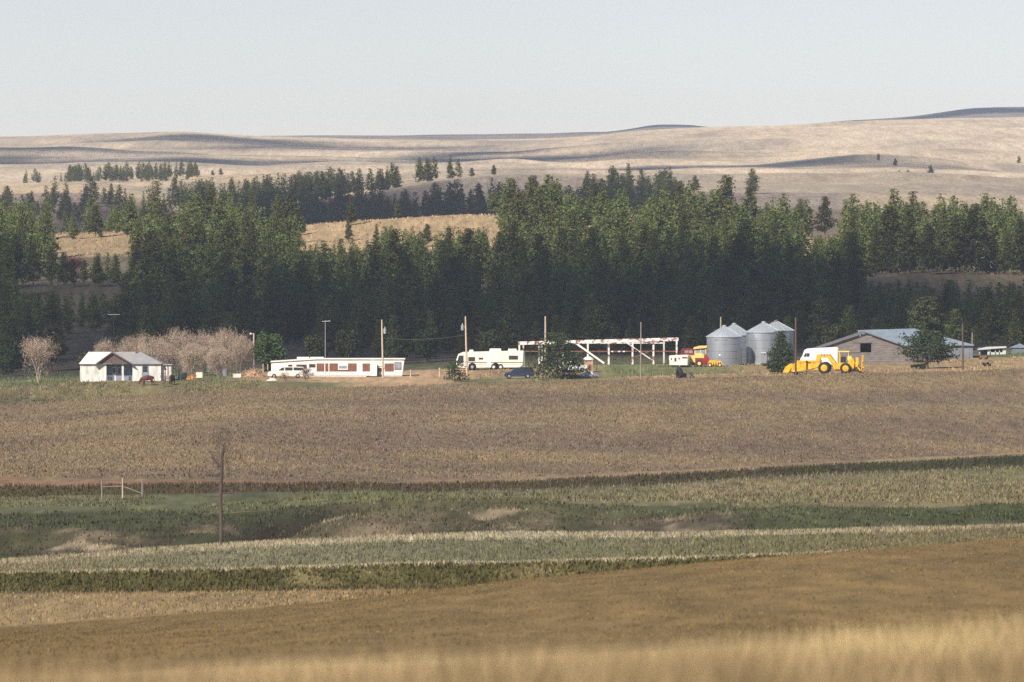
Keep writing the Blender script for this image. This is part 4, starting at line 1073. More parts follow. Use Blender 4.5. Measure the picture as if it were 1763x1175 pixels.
# ------------------------------------------------------------------ grain bins
def grain_bin(label, px, base, eave, peak, rpx, D, cap, marks=False, door=None):
    m = D/F
    t = thing("grain_bin", label, "grain bin", px, D, 0, "galvanised grain bins")
    r = rpx*m; He = (base-eave)*m; Hp = (base-peak)*m
    prof = [(r, -.4)]
    n = int(He/.18)
    for k in range(n+1):
        zz = He*k/n; prof.append((r-(.03 if k % 2 else 0), zz))
    MB().lathe(prof, 40, (0, 0, 0)).build("wall", M["tin"], t, True)
    rf = MB().lathe([(r+.12, He-.08), (r+.12, He), (.28, Hp-.12), (.26, Hp)], 40).build("roof", M["tinroof"], t)
    MB().lathe([(.34, Hp-.10), (.34, Hp+.05), (.1, Hp+.14)], 14).build("cap", cap, rf)
    for k in range(20):
        a = 2*math.pi*(k+.5)/20; ca, sa = math.cos(a), math.sin(a)
        MB().tube((ca*(r+.1), sa*(r+.1), He+.025), (ca*.3, sa*.3, Hp-.10), .03, .02, 4).build("roof_rib", M["tinroof"], rf)
    for k in (1, 2, 3):
        MB().lathe([(r+.004, He*k/4), (r+.022, He*k/4), (r+.022, He*k/4+.05), (r+.004, He*k/4+.05)], 40).build("hoop", M["tin"], t)
    if door is not None:
        a = math.asin(door); x = door*r; y = -math.cos(a)*r
        d = MB().box(-.45, .45, -.07, .05, .15, 1.75).build("door", M["tin"], t); d.location = (x, y, 0); d.rotation_euler = (0, 0, a)
        MB().box(-.5, .5, -.1, -.072, 1.7, 1.82).build("lintel", M["lamp"], d)
    return t, r, He
D0 = find_D(1247, 629, 1245, 1315)
t, r, He = grain_bin("shorter galvanised grain bin with faded lettering beside the combine", 1247, 629, 580, 561.5, 30.5, D0, M["tinroof"])
# faded dark lettering near the eave, unreadable strokes as in the photograph
rs = random.Random(5)
lt = MB(); a0 = -.62
for k in range(9):
    a = a0+k*.092; hh = rs.uniform(.16, .30)
    for (da, db, z0, z1) in ((0, .018, 0, hh), (0, .06, hh*.45, hh*.45+.06), (.045, .062, 0, hh*.9)):
        if rs.random() < .2: continue
        vs = []
        for (aa, zz) in ((a+da, z0), (a+db, z0), (a+db, z1), (a+da, z1)):
            for rr in (r+.006, r+.014): vs.append((math.sin(aa)*rr, -math.cos(aa)*rr, He-.62+zz))
        lt.add(vs, [(1, 3, 5, 7), (0, 6, 4, 2), (0, 2, 3, 1), (2, 4, 5, 3), (4, 6, 7, 5), (6, 0, 1, 7)])
lt.build("lettering", M["shedwall"], t)
MB().lathe([(.02, -.03), (.15, -.03), (.15, .02)], 12, (-.28*r, -.963*r, 1.55), 'y').build("vent", M["white"], t)
grain_bin("galvanised grain bin half hidden behind the lettered bin", 1264, 627, 579, 559.5, 30.5, D0+13, M["tinroof"])
D1 = find_D(1315, 627, 1250, 1320)
grain_bin("galvanised grain bin with small door beside the cone shaped juniper", 1315, 627, 572, 555, 30.5, D1, M["tinroof"], door=-.02)
grain_bin("galvanised grain bin with a rusty red roof cap", 1336.5, 625, 570.5, 553.5, 31, D1+11, M["rust"])

# ------------------------------------------------------------------ barns
def barn():
    D = find_D(1490, 627, 1252, 1320); m = D/F
    t = thing("grey_barn", "weathered grey plank barn with black square opening under the gable", "barn", 1490, D, R(2))
    u = lambda p: (p-1490)*m; z = lambda y: (627-y)*m
    dep = 9.0
    lx, rx, lz, rz_ = u(1402), u(1578), z(602), z(603)
    # front wall of overlapping boards around the opening
    ox0, ox1, oz0, oz1 = u(1481.5), u(1500), z(607.5), z(591.5)
    def top(x): return lz+(z(573)-lz)*(x-lx)/(0-lx) if x < 0 else z(573)+(rz_-z(573))*x/rx
    bw = .34; k = 0
    zz = -.3
    while zz < z(573):
        z1 = zz+bw
        # clip the board to the gable
        def span(h):
            if h <= min(lz, rz_): return lx, rx
            a = lx*(1-(h-lz)/(z(573)-lz)) if h > lz else lx
            b = rx*(1-(h-rz_)/(z(573)-rz_)) if h > rz_ else rx
            return a, b
        a, b = span(min(z1, z(573)-.02))
        if b-a > .3:
            y0 = rnd.uniform(-.03, .0)
            cuts = [(a, ox0), (ox1, b)] if (zz+bw*.5 > oz0 and zz+bw*.5 < oz1) else [(a, b)]
            for c, d in cuts:
                if d > c+.05: MB().box(c, d, y0, y0+.05, zz, z1-.015).build("board", M["barn"], t)
        zz = z1
    MB().prism([(lx, -.3), (rx, -.3), (rx, rz_-.15), (u(1502), z(577)), (u(1502), oz0), (u(1480), oz0), (u(1480), z(577)), (lx, lz-.15)], .06, .1).build("wall", M["barn"], t)
    MB().box(lx, lx+.12, .1, dep, -.3, lz-.1).box(rx-.12, rx, .1, dep, -.3, rz_-.1).box(lx+.12, rx-.12, dep-.12, dep, -.3, lz-.1).build("side_wall", M["barn"], t)
    MB().box(ox0-.3, ox1+.3, 3.2, 3.3, oz0-.5, oz1+.1).box(ox0-.4, ox0-.3, .12, 3.2, oz0-.5, oz1+.1).box(ox1+.3, ox1+.4, .12, 3.2, oz0-.5, oz1+.1).box(ox0-.3, ox1+.3, .12, 3.2, oz1+.02, oz1+.1).build("loft_recess", M["dark"], t)  # near-black lining, the unlit inside of the barn put into its colour
    MB().box(u(1468), ox1+.1, -.12, -.05, oz1, oz1+.10).build("door_rail", M["deadwood"], t)
    MB().box(u(1462), u(1480.5), -.11, -.06, oz0, oz1-.02).build("sliding_door", M["barn"], t)
    for (xe, ze_, s) in ((lx, lz, -1), (rx, rz_, 1)):
        xo = xe+s*.4; zo = ze_-.12; pk = z(572)
        vs = [(xo, -.4, zo), (0, -.4, pk), (0, dep+.3, pk), (xo, dep+.3, zo)]
        vs += [(x, y, zq-.12) for x, y, zq in vs]
        MB().add(vs, [(0, 1, 2, 3), (7, 6, 5, 4), (0, 4, 5, 1), (1, 5, 6, 2), (2, 6, 7, 3), (3, 7, 4, 0)]).build("roof", M["barnroof"], t)
barn()
def metal_barn():
    D = find_D(1600, 618, 1285, 1335); m = D/F
    t = thing("metal_barn", "long blue grey metal barn with hipped roof behind the plank barn", "barn", 1590, D)
    u = lambda p: (p-1590)*m; z = lambda y: (YH-y)*m-t.location.z
    dep = 13; zr = z(566.5); ze = z(594)
    MB().box(u(1500), u(1675), 0, dep, -.4, ze).build("wall", M["shedwall"], t)
    xs = [u(1498), u(1677)]; rl, rr = u(1480), u(1577)
    poly = [[(u(1478), -.4, ze), (xs[1], -.4, ze), (rr, dep/2, zr), (rl, dep/2, zr-.25)], [(xs[1], -.4, ze), (xs[1], dep+.4, ze), (rr, dep/2, zr)], [(xs[1], dep+.4, ze), (u(1478), dep+.4, ze), (rl, dep/2, zr-.25), (rr, dep/2, zr)]]
    b = MB()
    for p in poly:
        n = len(p); b.add(list(p)+[(x, y, q-.12) for x, y, q in p], [tuple(range(n)), tuple(reversed(range(n, 2*n)))]+[(i, n+i, n+(i+1) % n, (i+1) % n) for i in range(n)])
    rf = b.build("roof", M["bluetin"], t)
    for k in range(16):
        x0 = u(1490+11.3*k); f = 1.0 if x0 < rr else max(.05, 1-(x0-rr)/(xs[1]-rr))
        MB().tube((x0, -.4, ze+.03), (x0, -.4+(dep/2+.4)*f, ze+(zr-ze)*f+.03-.25*(1-(x0-rl)/(rr-rl) if x0 < rr else 0)*f), .035, .035, 4).build("seam", M["bluetin"], rf)
    for k in range(12):
        MB().box(u(1580+8*k), u(1580+8*k)+.07, -.04, -.002, -.2, ze-.1).build("rib", M["shedwall"], t)
    MB().box(u(1612), u(1626), -.05, -.002, -.1, 2.1).build("door", M["bluetin"], t)
metal_barn()
def far_shed():
    D = 1318; m = D/F
    t = thing("long_shed", "low open fronted white shed beyond the metal barn", "shed", 1710, D)
    u = lambda p: (p-1710)*m; zb = t.location.z; z = lambda y: max(.2, (YH-y)*m-zb)
    zt = z(598)
    MB().box(u(1686), u(1732), 2.2, 2.4, -.3, zt-.1).build("wall", M["shedwall"], t)
    MB().box(u(1704), u(1732), 0, .12, -.3, zt*.3).box(u(1726), u(1732), .0, .12, zt*.3, zt-.1).box(u(1700), u(1706), 0, .12, -.3, zt-.15).build("front_wall", M["lamp"], t)
    MB().prism([(u(1684), zt-.45), (u(1733), zt-.1), (u(1732), zt+.12), (u(1700), zt+.02), (u(1684), zt-.3)], -.4, 2.7).build("roof", M["lamp"], t)
    for p in (1686, 1713, 1720):
        MB().box(u(p), u(p)+.14, .0, .14, -.3, zt-.3).build("post", M["lamp"], t)
    t2 = thing("low_shed", "small dark roofed shed at the edge of the pasture past the white shed", "shed", 1752, D+6)
    MB().box(-.9, 1.6, 0, 1.8, -.3, .9).build("wall", M["shedwall"], t2)
    MB().prism([(-1.2, .85), (1.8, .85), (.4, 1.5)], -.2, 2.0).build("roof", M["bluetin"], t2)
    t3 = thing("farm_implement", "small dark rusty implement in grass in front of the white shed", "implement", 1693, 1288)
    MB().box(-.5, .5, -.2, .2, .25, .5).build("frame", M["rust"], t3)
    for x in (-.45, .45): wheel(t3, x, 0, .3, .3, .15, M["rust"])
    MB().tube((-.4, 0, .45), (-.7, 0, 1.0), .06).build("lever", M["rust"], t3)
far_shed()

# ------------------------------------------------------------------ rusty steel frame
def steel_frame():
    D = find_D(1030, 628, 1262, 1325); m = D/F
    t = thing("steel_frame", "long rusty white steel building frame of posts and beam", "frame", 1030, D)
    u = lambda p: (p-1030)*m; zb = t.location.z; z = lambda y: (YH-y)*m-zb
    Mw = M["rustwhite"]
    n = 10
    zl, zr = z(588.5), z(581.5)
    def bz(x): return zl+(zr-zl)*(x-u(892))/(u(1168)-u(892))
    MB().add([(u(892), -.14, zl-.5), (u(1168), -.14, zr-.5), (u(1168), .14, zr-.5), (u(892), .14, zl-.5), (u(892), -.14, zl), (u(1168), -.14, zr), (u(1168), .14, zr), (u(892), .14, zl)],
             [(3, 2, 1, 0), (4, 5, 6, 7), (0, 1, 5, 4), (1, 2, 6, 5), (2, 3, 7, 6), (3, 0, 4, 7)]).build("beam", Mw, t)
    for p in (894, 928, 970, 1012, 1048, 1089, 1125, 1165):
        x = u(p); MB().box(x-.13, x+.13, -.12, .12, gz1(t.location.x+x, D)-zb-.3, bz(x)-.502).build("post", M["cream"] if p in (1012, 894) else Mw, t)
    for p in (901, 933, 1144):
        x = u(p); MB().box(x-.12, x+.12, 4.9, 5.1, -.4, bz(x)-.6).build("post", M["oldwhite"], t)
    MB().box(u(900), u(1146), 4.92, 5.08, bz(u(1000))-.6, bz(u(1000))-.4).build("back_beam", Mw, t)
    for p in (895, 1150):
        MB().box(u(p)-.1, u(p)+.1, .15, 4.9, bz(u(p))-.62, bz(u(p))-.45).build("cross_beam", Mw, t)
    MB().tube((u(988), -.25, z(589)), (u(1040), -.9, z(626)), .16, .16, 8).build("brace", M["white"], t)
    MB().tube((u(1075), -.2, z(588)), (u(1122), -.3, z(620)), .09, .09, 6).build("brace", Mw, t)
    MB().tube((u(1125), -.2, z(603)), (u(1089), -.25, z(617)), .06, .06, 6).build("brace", M["rust"], t)
    MB().box(u(896), u(1164), .13, .22, z(606), z(604.4)).build("rail", M["rust"], t)
    for p in (1052, 1064, 1072):
        MB().box(u(p), u(p+4), .05, .12, z(606.5), z(604.6)).build("bracket", M["white"], t)
steel_frame()

# ------------------------------------------------------------------ poles and lines
def zat(y, D): return (YH-y)*D/F
def pole(name, label, px, base, top, D0, D1, r, mt, lean=0.0, transformer=0, fixed=None, group=None):
    D = fixed or find_D(px, base, D0, D1)
    t = thing(name, label, "pole", px, D, 0, group)
    H = zat(top, D)-t.location.z
    MB().tube((0, 0, -.3), (lean, 0, H), r*1.15, r*.75, 10).build("shaft", mt, t)
    if transformer:
        s = transformer
        b = MB().lathe([(.1, H-2.0), (.22, H-1.95), (.22, H-1.25), (.1, H-1.15)], 14, (s*.45+lean, -.05, 0)).build("transformer", M["steel"], t)
        MB().tube((s*.45+lean, -.05, H-1.15), (s*.45+lean, -.05, H-.95), .05).build("bushing", M["lamp"], b)
        MB().box(min(lean, lean+s*.4), max(lean, lean+s*.4), -.03, .03, H-1.5, H-1.4).build("bracket", M["steel"], t)
        MB().tube((lean, 0, H-.02), (lean, 0, H+.12), .05).build("insulator", M["lamp"], t)
    return t, H, D
P = {}
P["a"] = pole("utility_pole", "tan utility pole with transformer in front of the mobile home", 659.5, 648, 552, 1225, 1260, .14, M["pole"], -.18, 1)
P["b"] = pole("utility_pole", "tan utility pole with transformer in front of the motorhome", 804, 643, 546, 1225, 1260, .15, M["pole"], -.22, -1)
P["c"] = pole("utility_pole", "plain tan pole rising behind the dark spreading pine", 939, 632, 545, 1255, 1300, .15, M["pole"])
P["d"] = pole("utility_pole", "thin grey brown pole at the field edge before the steel frame", 1103, 656, 555, 1216, 1240, .10, M["greypole"], .05)
P["e"] = pole("utility_pole", "pale pole whose top shows above the lettered grain bin", 1241, 620, 546, 1300, 1345, .15, M["pole"], fixed=1322)
P["f"] = pole("utility_pole", "dark brown pole between the juniper and the yellow scraper", 1370, 647, 547, 1216, 1240, .14, M["browpole"])
P["g"] = pole("utility_pole", "brown pole standing in dry grass before the metal barn's end", 1658, 637, 557, 1216, 1250, .13, M["browpole"], -.06)
P["h"] = pole("utility_pole", "short grey pole beside the corner of the metal barn", 1674, 618, 573, 1290, 1330, .12, M["greypole"], fixed=1312)
t, H, D = pole("lamp_pole", "pale yard lamp pole with small lamp head beside the green leafy tree", 437, 640, 574, 1240, 1290, .15, M["pole"])
MB().tube((0, 0, H-.15), (-.42, -.1, H-.02), .04).build("lamp_arm", M["lamp"], t)
MB().lathe([(.08, H+.06), (.2, H-.08), (.16, H-.22), (.05, H-.28)], 14, (-.45, -.1, 0)).build("lamp_head", M["lamp"], t)
def span(k1, k2, dz, label):
    (t1, h1, d1), (t2, h2, d2) = P[k1], P[k2]
    a = t1.location+Vector((0, 0, h1+dz)); b = t2.location+Vector((0, 0, h2+dz)); w = MB(); pr = a
    for i in range(1, 13):
        f = i/12; q = a.lerp(b, f)-Vector((0, 0, .45*4*f*(1-f))); w.tube(pr, q, .013, .013, 4, cap=False); pr = q
    tag(w.build("power_line", M["wire"]), label, "wire")
span("a", "b", -2.6, "thin sagging wire between the two transformer poles")
span("b", "c", -2.6, "thin sagging wire from motorhome pole to the pole behind the pine")
span("c", "e", -2.8, "thin sagging wire passing above the rusty steel frame")

def post(name, label, px, base, top, D, r, mt, group=None):
    t = thing(name, label, "post", px, D, 0, group); H = max(.6, (base-top)*D/F)
    MB().tube((0, 0, -.3), (0, 0, H), r, r*.9, 8).tube((0, 0, H), (0, 0, H+.04), r*.9, r*.4, 8).build("shaft", mt, t)
    MB().box(-r*1.1, r*1.1, -r*1.1, r*1.1, H*.7, H*.7+.06).build("wire_band", M["wire"], t)
post("wooden_post", "pale wooden post at the end of the mobile home's far side", 707, 640, 628, 1262, .11, M["pole"])
post("wooden_post", "stout pale wooden post in the gap before the motorhome", 757, 641, 626, 1258, .14, M["pole"])
post("wooden_post", "slender pale post beside the lamp pole's brush pile", 453, 645, 624, 1262, .09, M["pole"])
post("wooden_post", "slender pale post touching the mobile home's corner", 461, 645, 625, 1263, .09, M["pole"])

# ------------------------------------------------------------------ yard clutter
def heap(name, label, cat, px, D, w, h, mt, seed, sticks=60):
    t = thing(name, label, cat, px, D); g = random.Random(seed); b = MB()
    for k in range(sticks):
        a = g.uniform(0, 6.28); q = math.sqrt(g.random())*w*.42; zz = h*(1-(q/(w*.5))**2)*g.random()
        p = Vector((math.cos(a)*q, math.sin(a)*q*.6, zz)); d = Vector((g.gauss(0, 1), g.gauss(0, .6), g.gauss(0, .35))).normalized()*w*.22
        b.tube(p-d, p+d, .05, .03, 4)
    b.v = [(x, y, max(-.05, zz)) for x, y, zz in b.v]
    b.build("branches", mt, t)
    g2 = MB().lathe([(w*.5, -.1), (w*.42, h*.25), (w*.2, h*.6), (.03, h*.72)], 12)
    g2.v = [(x*(1+.12*math.sin(9*y+x)), y*.6, zz*(1+.15*math.sin(7*x))) for x, y, zz in g2.v]
    g2.build("core", mt, t)
heap("brush_pile", "tan heap of cut brush around the yard lamp pole", "brush pile", 436, 1259, 3.6, 1.3, M["brush"], 1, 110)
heap("scrap_heap", "rusty orange scrap heap in the grass near the dark drum", "scrap heap", 329, 1252, 1.7, .85, M["orange"], 2, 40)
heap("brush_pile", "small pale heap of boards by the cream station wagon's front", "brush pile", 468, 1242, 1.6, .35, M["cream"], 3, 30)
def drum(label, px, D, mt, r=.30, h=.9, name="oil_drum"):
    t = thing(name, label, "drum", px, D)
    MB().lathe([(r, -.05), (r, h*.3), (r+.02, h*.33), (r, h*.36), (r, h*.64), (r+.02, h*.67), (r, h*.7), (r, h), (r-.03, h+.01)], 16).build("shell", mt, t)
    MB().lathe([(.05, h+.012), (.05, h+.05)], 8, (r*.5, 0, 0)).build("bung", M["steel"], t)
drum("dark drum standing beside the rusty orange scrap heap", 317, 1252, M["navy"], .42, 1.0)
drum("white drum in the weeds beside the rusty orange scrap heap", 309, 1251, M["lamp"], .25, .6)
drum("dark grey drum by the thicket near the brush pile", 388, 1264, M["shedwall"], .4, 1.1)
def crate(label, px, D, mt, w, h, name="wooden_crate"):
    t = thing(name, label, "crate", px, D)
    MB().box(-w/2+.03, w/2-.03, -.35, .35, -.05, h-.03).build("core", mt, t)
    n = max(2, int(h/.22))
    for k in range(n): MB().box(-w/2, w/2, -.40, -.352, h*k/n+.01, h*(k+1)/n-.02).build("slat", mt, t)
    MB().box(-w/2-.02, w/2+.02, -.42, .4, h-.03, h+.02).build("lid", mt, t)
crate("pale crate in front of the leafless thicket", 343, 1262, M["cream"], .95, .8)
crate("pale weathered crate beside the brush pile at the lamp pole", 408, 1256, M["oldwhite"], 1.2, .55)
def little_shed():
    D = find_D(1012, 641, 1225, 1275); m = D/F
    t = thing("domed_hut", "small brown hut with white domed top beside the spreading pine", "hut", 1012, D)
    u = lambda p: (p-1012)*m; z = lambda y: (641-y)*m
    MB().box(u(1006), u(1021), 0, 1.4, -.2, z(620)).build("wall", M["brush"], t)
    MB().box(u(1013.5), u(1018), -.03, -.002, 0, z(628)).build("door", M["brownpanel"], t)
    rf = MB().lathe([(u(1022.5), z(620.5)), (u(1022), z(619)), (u(1018), z(616)), (u(1013), z(613.4))], 20, (.1, .7, 0)).build("dome_roof", M["white"], t, True)
little_shed()
def boat():
    D = 1231.5; m = D/F
    t = thing("flat_boat", "low pale blue boat with orange red bottom beside the spreading pine", "boat", 998, D, R(3))
    L = 5.2
    def hull(z0, z1, k0, k1, name, mt):
        b = MB(); n = 14; vs = []
        for (zz, kk) in ((z0, k0), (z1, k1)):
            for i in range(n+1):
                f = i/n; w = .75*kk*(1-max(0, (f-.55)/.45)**2.2)*min(1, .75+f); vs.append((-L/2+L*f*1.0+(.0 if f < .9 else .15*kk), -w, zz+(.25*max(0, f-.6))))
            for i in range(n, -1, -1):
                f = i/n; w = .75*kk*(1-max(0, (f-.55)/.45)**2.2)*min(1, .75+f); vs.append((-L/2+L*f*1.0+(.0 if f < .9 else .15*kk), w, zz+(.25*max(0, f-.6))))
        k = 2*(n+1); fs = [tuple(reversed(range(k))), tuple(range(k, 2*k))]+[(i, (i+1) % k, k+(i+1) % k, k+i) for i in range(k)]
        b.add(vs, fs); return b.build(name, mt, t)
    hull(.0, .24, .75, .95, "bottom", M["redhull"]); hull(.243, .55, .95, 1.05, "topsides", M["sky_blue"])
    MB().prism([(.3, .56), (2.0, .56), (1.7, 1.0), (.7, 1.05)], -.5, .5, .06).build("cabin", M["cream"], t)
    MB().box(.9, 1.5, -.53, -.502, .7, .92).build("window", M["bluepaint"], t)
boat()
def tyre_implement():
    D = find_D(1178, 652, 1216, 1245)
    t = thing("tractor_tyre", "large worn black tractor tyre leaning on the field edge before the camper", "tyre", 1169.5, D, R(-62))
    MB().lathe([(.42, -.2), (.68, -.22), (.76, -.12), (.76, .12), (.68, .22), (.42, .2), (.42, -.2)], 24, (0, 0, .72), 'y').build("casing", M["tyre"], t, True)
    for k in range(18):
        a = 2*math.pi*k/18
        MB().box(-.05, .05, -.2, .2, .76, .80).build("lug", M["tyre"], t, loc=(0, 0, .72)).rotation_euler = (0, a, 0)
    heap("brush_heap", "dull olive heap of weeds and rusty scrap behind the tractor tyre", "brush pile", 1183, D+.8, 2.2, .95, M["twigdark"], 9, 70)
tyre_implement()

# ------------------------------------------------------------------ horses
def horse(label, px, D, mt, rz, graze):
    root = thing("horse", label, "horse", px, D, rz)
    # pelvis, spine to the chest, neck, head; length along -x is the front
    J = {"pelvis": (.62, 0, 1.18, .27), "loin": (.25, 0, 1.15, .27), "belly": (-.15, 0, 1.10, .30), "chest": (-.55, 0, 1.15, .29)}
    if graze:
        J.update(neck=(-.85, 0, .98, .17), poll=(-1.12, 0, .58, .12), head=(-1.22, 0, .32, .10), muzzle=(-1.22, 0, .12, .07))
    else:
        J.update(neck=(-.85, 0, 1.40, .17), poll=(-1.05, 0, 1.66, .12), head=(-1.25, 0, 1.55, .10), muzzle=(-1.42, 0, 1.40, .07))
    E = [("pelvis", "loin"), ("loin", "belly"), ("belly", "chest"), ("chest", "neck"), ("neck", "poll"), ("poll", "head"), ("head", "muzzle")]
    J["dock"] = (.88, 0, 1.22, .06); J["tail"] = (.98, 0, .75, .05); E += [("pelvis", "dock"), ("dock", "tail")]
    for s, n in ((-1, "l"), (1, "r")):
        st = .10*s
        J["stifle"+n] = (.52, .15*s, .82, .15); J["hock"+n] = (.74-st, .15*s, .48, .065); J["fet"+n] = (.66-st, .15*s, .16, .05); J["hoof"+n] = (.62-st, .15*s, .03, .06)
        J["elbow"+n] = (-.52, .15*s, .85, .12); J["knee"+n] = (-.55+st, .14*s, .46, .06); J["ffet"+n] = (-.54+st, .14*s, .15, .045); J["fhoof"+n] = (-.58+st, .14*s, .03, .055)
        J["ear"+n] = tuple(np.array(J["poll"][:3])+np.array((.02, .07*s, .13)))+(.025,)
        E += [("pelvis", "stifle"+n), ("stifle"+n, "hock"+n), ("hock"+n, "fet"+n), ("fet"+n, "hoof"+n), ("chest", "elbow"+n), ("elbow"+n, "knee"+n), ("knee"+n, "ffet"+n), ("ffet"+n, "fhoof"+n), ("poll", "ear"+n)]
    ks = list(J)
    me = bpy.data.meshes.new("body"); me.from_pydata([J[k][:3] for k in ks], [(ks.index(a), ks.index(b)) for a, b in E], []); me.update()
    o = link_mesh("body", me, mt, root)
    sk = o.modifiers.new("skin", 'SKIN')
    if not me.skin_vertices: me.skin_vertices.new() if hasattr(me.skin_vertices, "new") else None
    bpy.context.view_layer.objects.active = o
    for i, k in enumerate(ks):
        v = me.skin_vertices[0].data[i]; v.radius = (J[k][3]*(1.45 if J[k][3] > .1 else 1.3), J[k][3]*(1.45 if J[k][3] > .1 else 1.3)); v.use_root = (k == "pelvis")
    sb = o.modifiers.new("subdivision", 'SUBSURF'); sb.levels = 2; sb.render_levels = 2
    # mane and tail
    m = MB()
    for k in range(26):
        f = k/25; a = Vector(J["chest"][:3]).lerp(Vector(J["poll"][:3]), f)+Vector((.06, 0, .13-.0*f)); m.tube(a, a+Vector((.08, rnd.uniform(-.1, .1), -.14)), .02, .005, 4)
    m.build("mane", M["darkbay"], root)
    tl = MB()
    for k in range(16):
        p = Vector((.90, rnd.uniform(-.03, .03), 1.18)); q = Vector((1.02+rnd.uniform(-.04, .06), rnd.uniform(-.08, .08), rnd.uniform(.4, .6))); tl.tube(p, q, .025, .008, 4)
    tl.build("tail", M["darkbay"], root)
    for s in (-1, 1):
        h = Vector(J["head"][:3])
        MB().lathe([(.0, -.01), (.018, -.006), (.0, .012)], 8, (h.x+.03, s*.098, h.z+.08), 'y').build("eye", M["dark"], root)
horse("reddish brown horse grazing with lowered head in front of the house window", 254, find_D(254, 664, 1216, 1240), M["bay"], R(8), True)
horse("dark brown horse seen end on beside the house's lean-to", 296, find_D(296, 663, 1216, 1240), M["darkbay"], R(78), True)

# ------------------------------------------------------------------ fences
def fence(label, items, h, r, mt, wires, sag=0.0):
    t = thing("wire_fence", label, "fence", items[0][0], items[0][1]); o = t.location; tops = []
    for px, D, hh in items:
        x = W(px, D); z = gz1(x, D); H = hh or h
        b = MB(); lean = rnd.uniform(-.06, .06)
        b.tube((x-o.x, D-o.y, z-o.z-.3), (x-o.x+lean, D-o.y, z-o.z+H), r*rnd.uniform(.8, 1.25), r*.8, 7)
        b.build("post", mt, t); tops.append(Vector((x-o.x, D-o.y, z-o.z)))
    for k in range(wires):
        w = MB()
        for a, b_ in zip(tops[:-1], tops[1:]):
            n = max(2, int((b_-a).length/6)); pr = None
            for i in range(n+1):
                f = i/n; q = a.lerp(b_, f); q.z = gz1(q.x+o.x, q.y+o.y)-o.z; q.z += h*(.3+.6*k/max(1, wires-1))
                if pr is not None: w.tube(pr, q, .006, .006, 3, cap=False)
                pr = q
        w.build("wire", M["wire"], t)
lineD = lambda px, off: float(np.interp(px, [0, 441, 700, 881, 1140, 1322, 1763], [655, 665, 690, 705, 745, 790, 900]))+off
fence("grey wire fence with weathered posts along the dark ditch bank", [(p, lineD(p, -9), None) for p in (246, 335, 415, 497, 556, 620, 693, 764, 850, 948, 1000, 1071, 1137, 1300, 1456, 1660, 1775)], 1.1, .038, M["fencepost"], 3)
fence("sparse wire fence with thin posts along the pale grassy embankment", [(p, 416+.008*p, h) for p, h in ((-40, 1.1), (120, 1.0), (318, 1.1), (470, 1.0), (640, 1.15), (745, 1.0), (850, 1.3), (1030, 1.1), (1185, 1.05), (1285, 1.2), (1365, 1.05), (1430, 1.0), (1525, 1.2), (1615, 1.1), (1710, 1.1), (1800, 1.1))], 1.05, .024, M["fencepost"], 3)
def brace():
    D = 648; m = D/F
    t = thing("fence_brace", "pale timber fence brace of posts, rail and diagonal beside the meadow", "fence brace", 211, D)
    u = lambda p: (p-211)*m; zb = t.location.z; z = lambda y: (YH-y)*m-zb
    MB().tube((0, 0, -.4), (0, 0, z(823)), .06, .055, 8).build("post", M["pole"], t)
    MB().tube((u(245), -.3, -.5), (u(245), -.3, z(825)), .05, .05, 8).build("post", M["greypole"], t)
    MB().tube((u(175), .3, -.5), (u(175), .3, z(826)), .06, .055, 8).build("post", M["greypole"], t)
    MB().tube((u(175), .3, z(838.5)), (0, 0, z(837.5)), .03, .03, 6).build("rail", M["greypole"], t)
    MB().tube((u(213), -.05, z(838)), (u(245), -.3, z(850)), .03, .03, 6).build("diagonal", M["greypole"], t)
brace()
# ------------------------------------------------------------------ grass
def tufts(name, label, N, sampler, hgt, wid, blades, seed, colvar=.25, tint=None, spread=.5, keep=None, tip=1.0, patch=0.0):
    """ragged tufts of blades standing on the ground, coloured like their ground cover"""
    g = np.random.default_rng(seed)
    px, D = sampler(g, N)
    x = (px-CX)*wscale(D)/F
    if keep is not None:
        a = keep(px, D, x); px, D, x = px[a], D[a], x[a]
    n = len(px)
    Dl, Zl, ml = profile(px); zi = np.zeros(n, int)
    for i in range(len(LINES)-1): zi = np.where(D >= Dl[i], i, zi)
    z = gz(x, D); c = cover_at(px, zi, x, D)
    c = c*g.uniform(1-colvar, 1+colvar, (n, 1))
    if patch: c = c*(1+patch*fbm(x/1.6, D/3.5, 3, 51))[:, None]
    if tint is not None: c = c*(1-tint[1])+np.array(tint[0])*tint[1]
    n2 = .65+.7*(fbm(x/3.0, D/9.0, 3, 31)*.5+.5)
    rep = lambda q: np.repeat(q, blades, 0)
    B = n*blades; h = rep(hgt(D)*n2)*g.uniform(.5, 1.25, B); w = rep(wid(D))*g.uniform(.6, 1.3, B)
    az = g.uniform(0, np.pi, B); off = g.normal(size=(B, 2))*spread*np.repeat(hgt(D), blades)[:, None]
    bx, by, bz = rep(x)+off[:, 0], rep(D)+off[:, 1], rep(z)
    lean = g.normal(size=(B, 2))*.28*h[:, None]
    V = np.stack([np.stack([bx-np.cos(az)*w/2, by-np.sin(az)*w/2, bz-.04], 1), np.stack([bx+np.cos(az)*w/2, by+np.sin(az)*w/2, bz-.04], 1), np.stack([bx+lean[:, 0], by+lean[:, 1], bz+h], 1)], 1).reshape(-1, 3)
    cc = np.repeat(rep(c)*g.uniform(.8, 1.2, (B, 1)), 3, 0)
    cc[2::3] *= tip
    o = link_mesh(name, np_mesh(name, V, np.arange(len(V)).reshape(-1, 3), np.clip(cc, .01, .8)), M["grass"])
    return tag(o, label, "grass", kind="stuff")
K = lambda v: (lambda D: np.full_like(D, v))
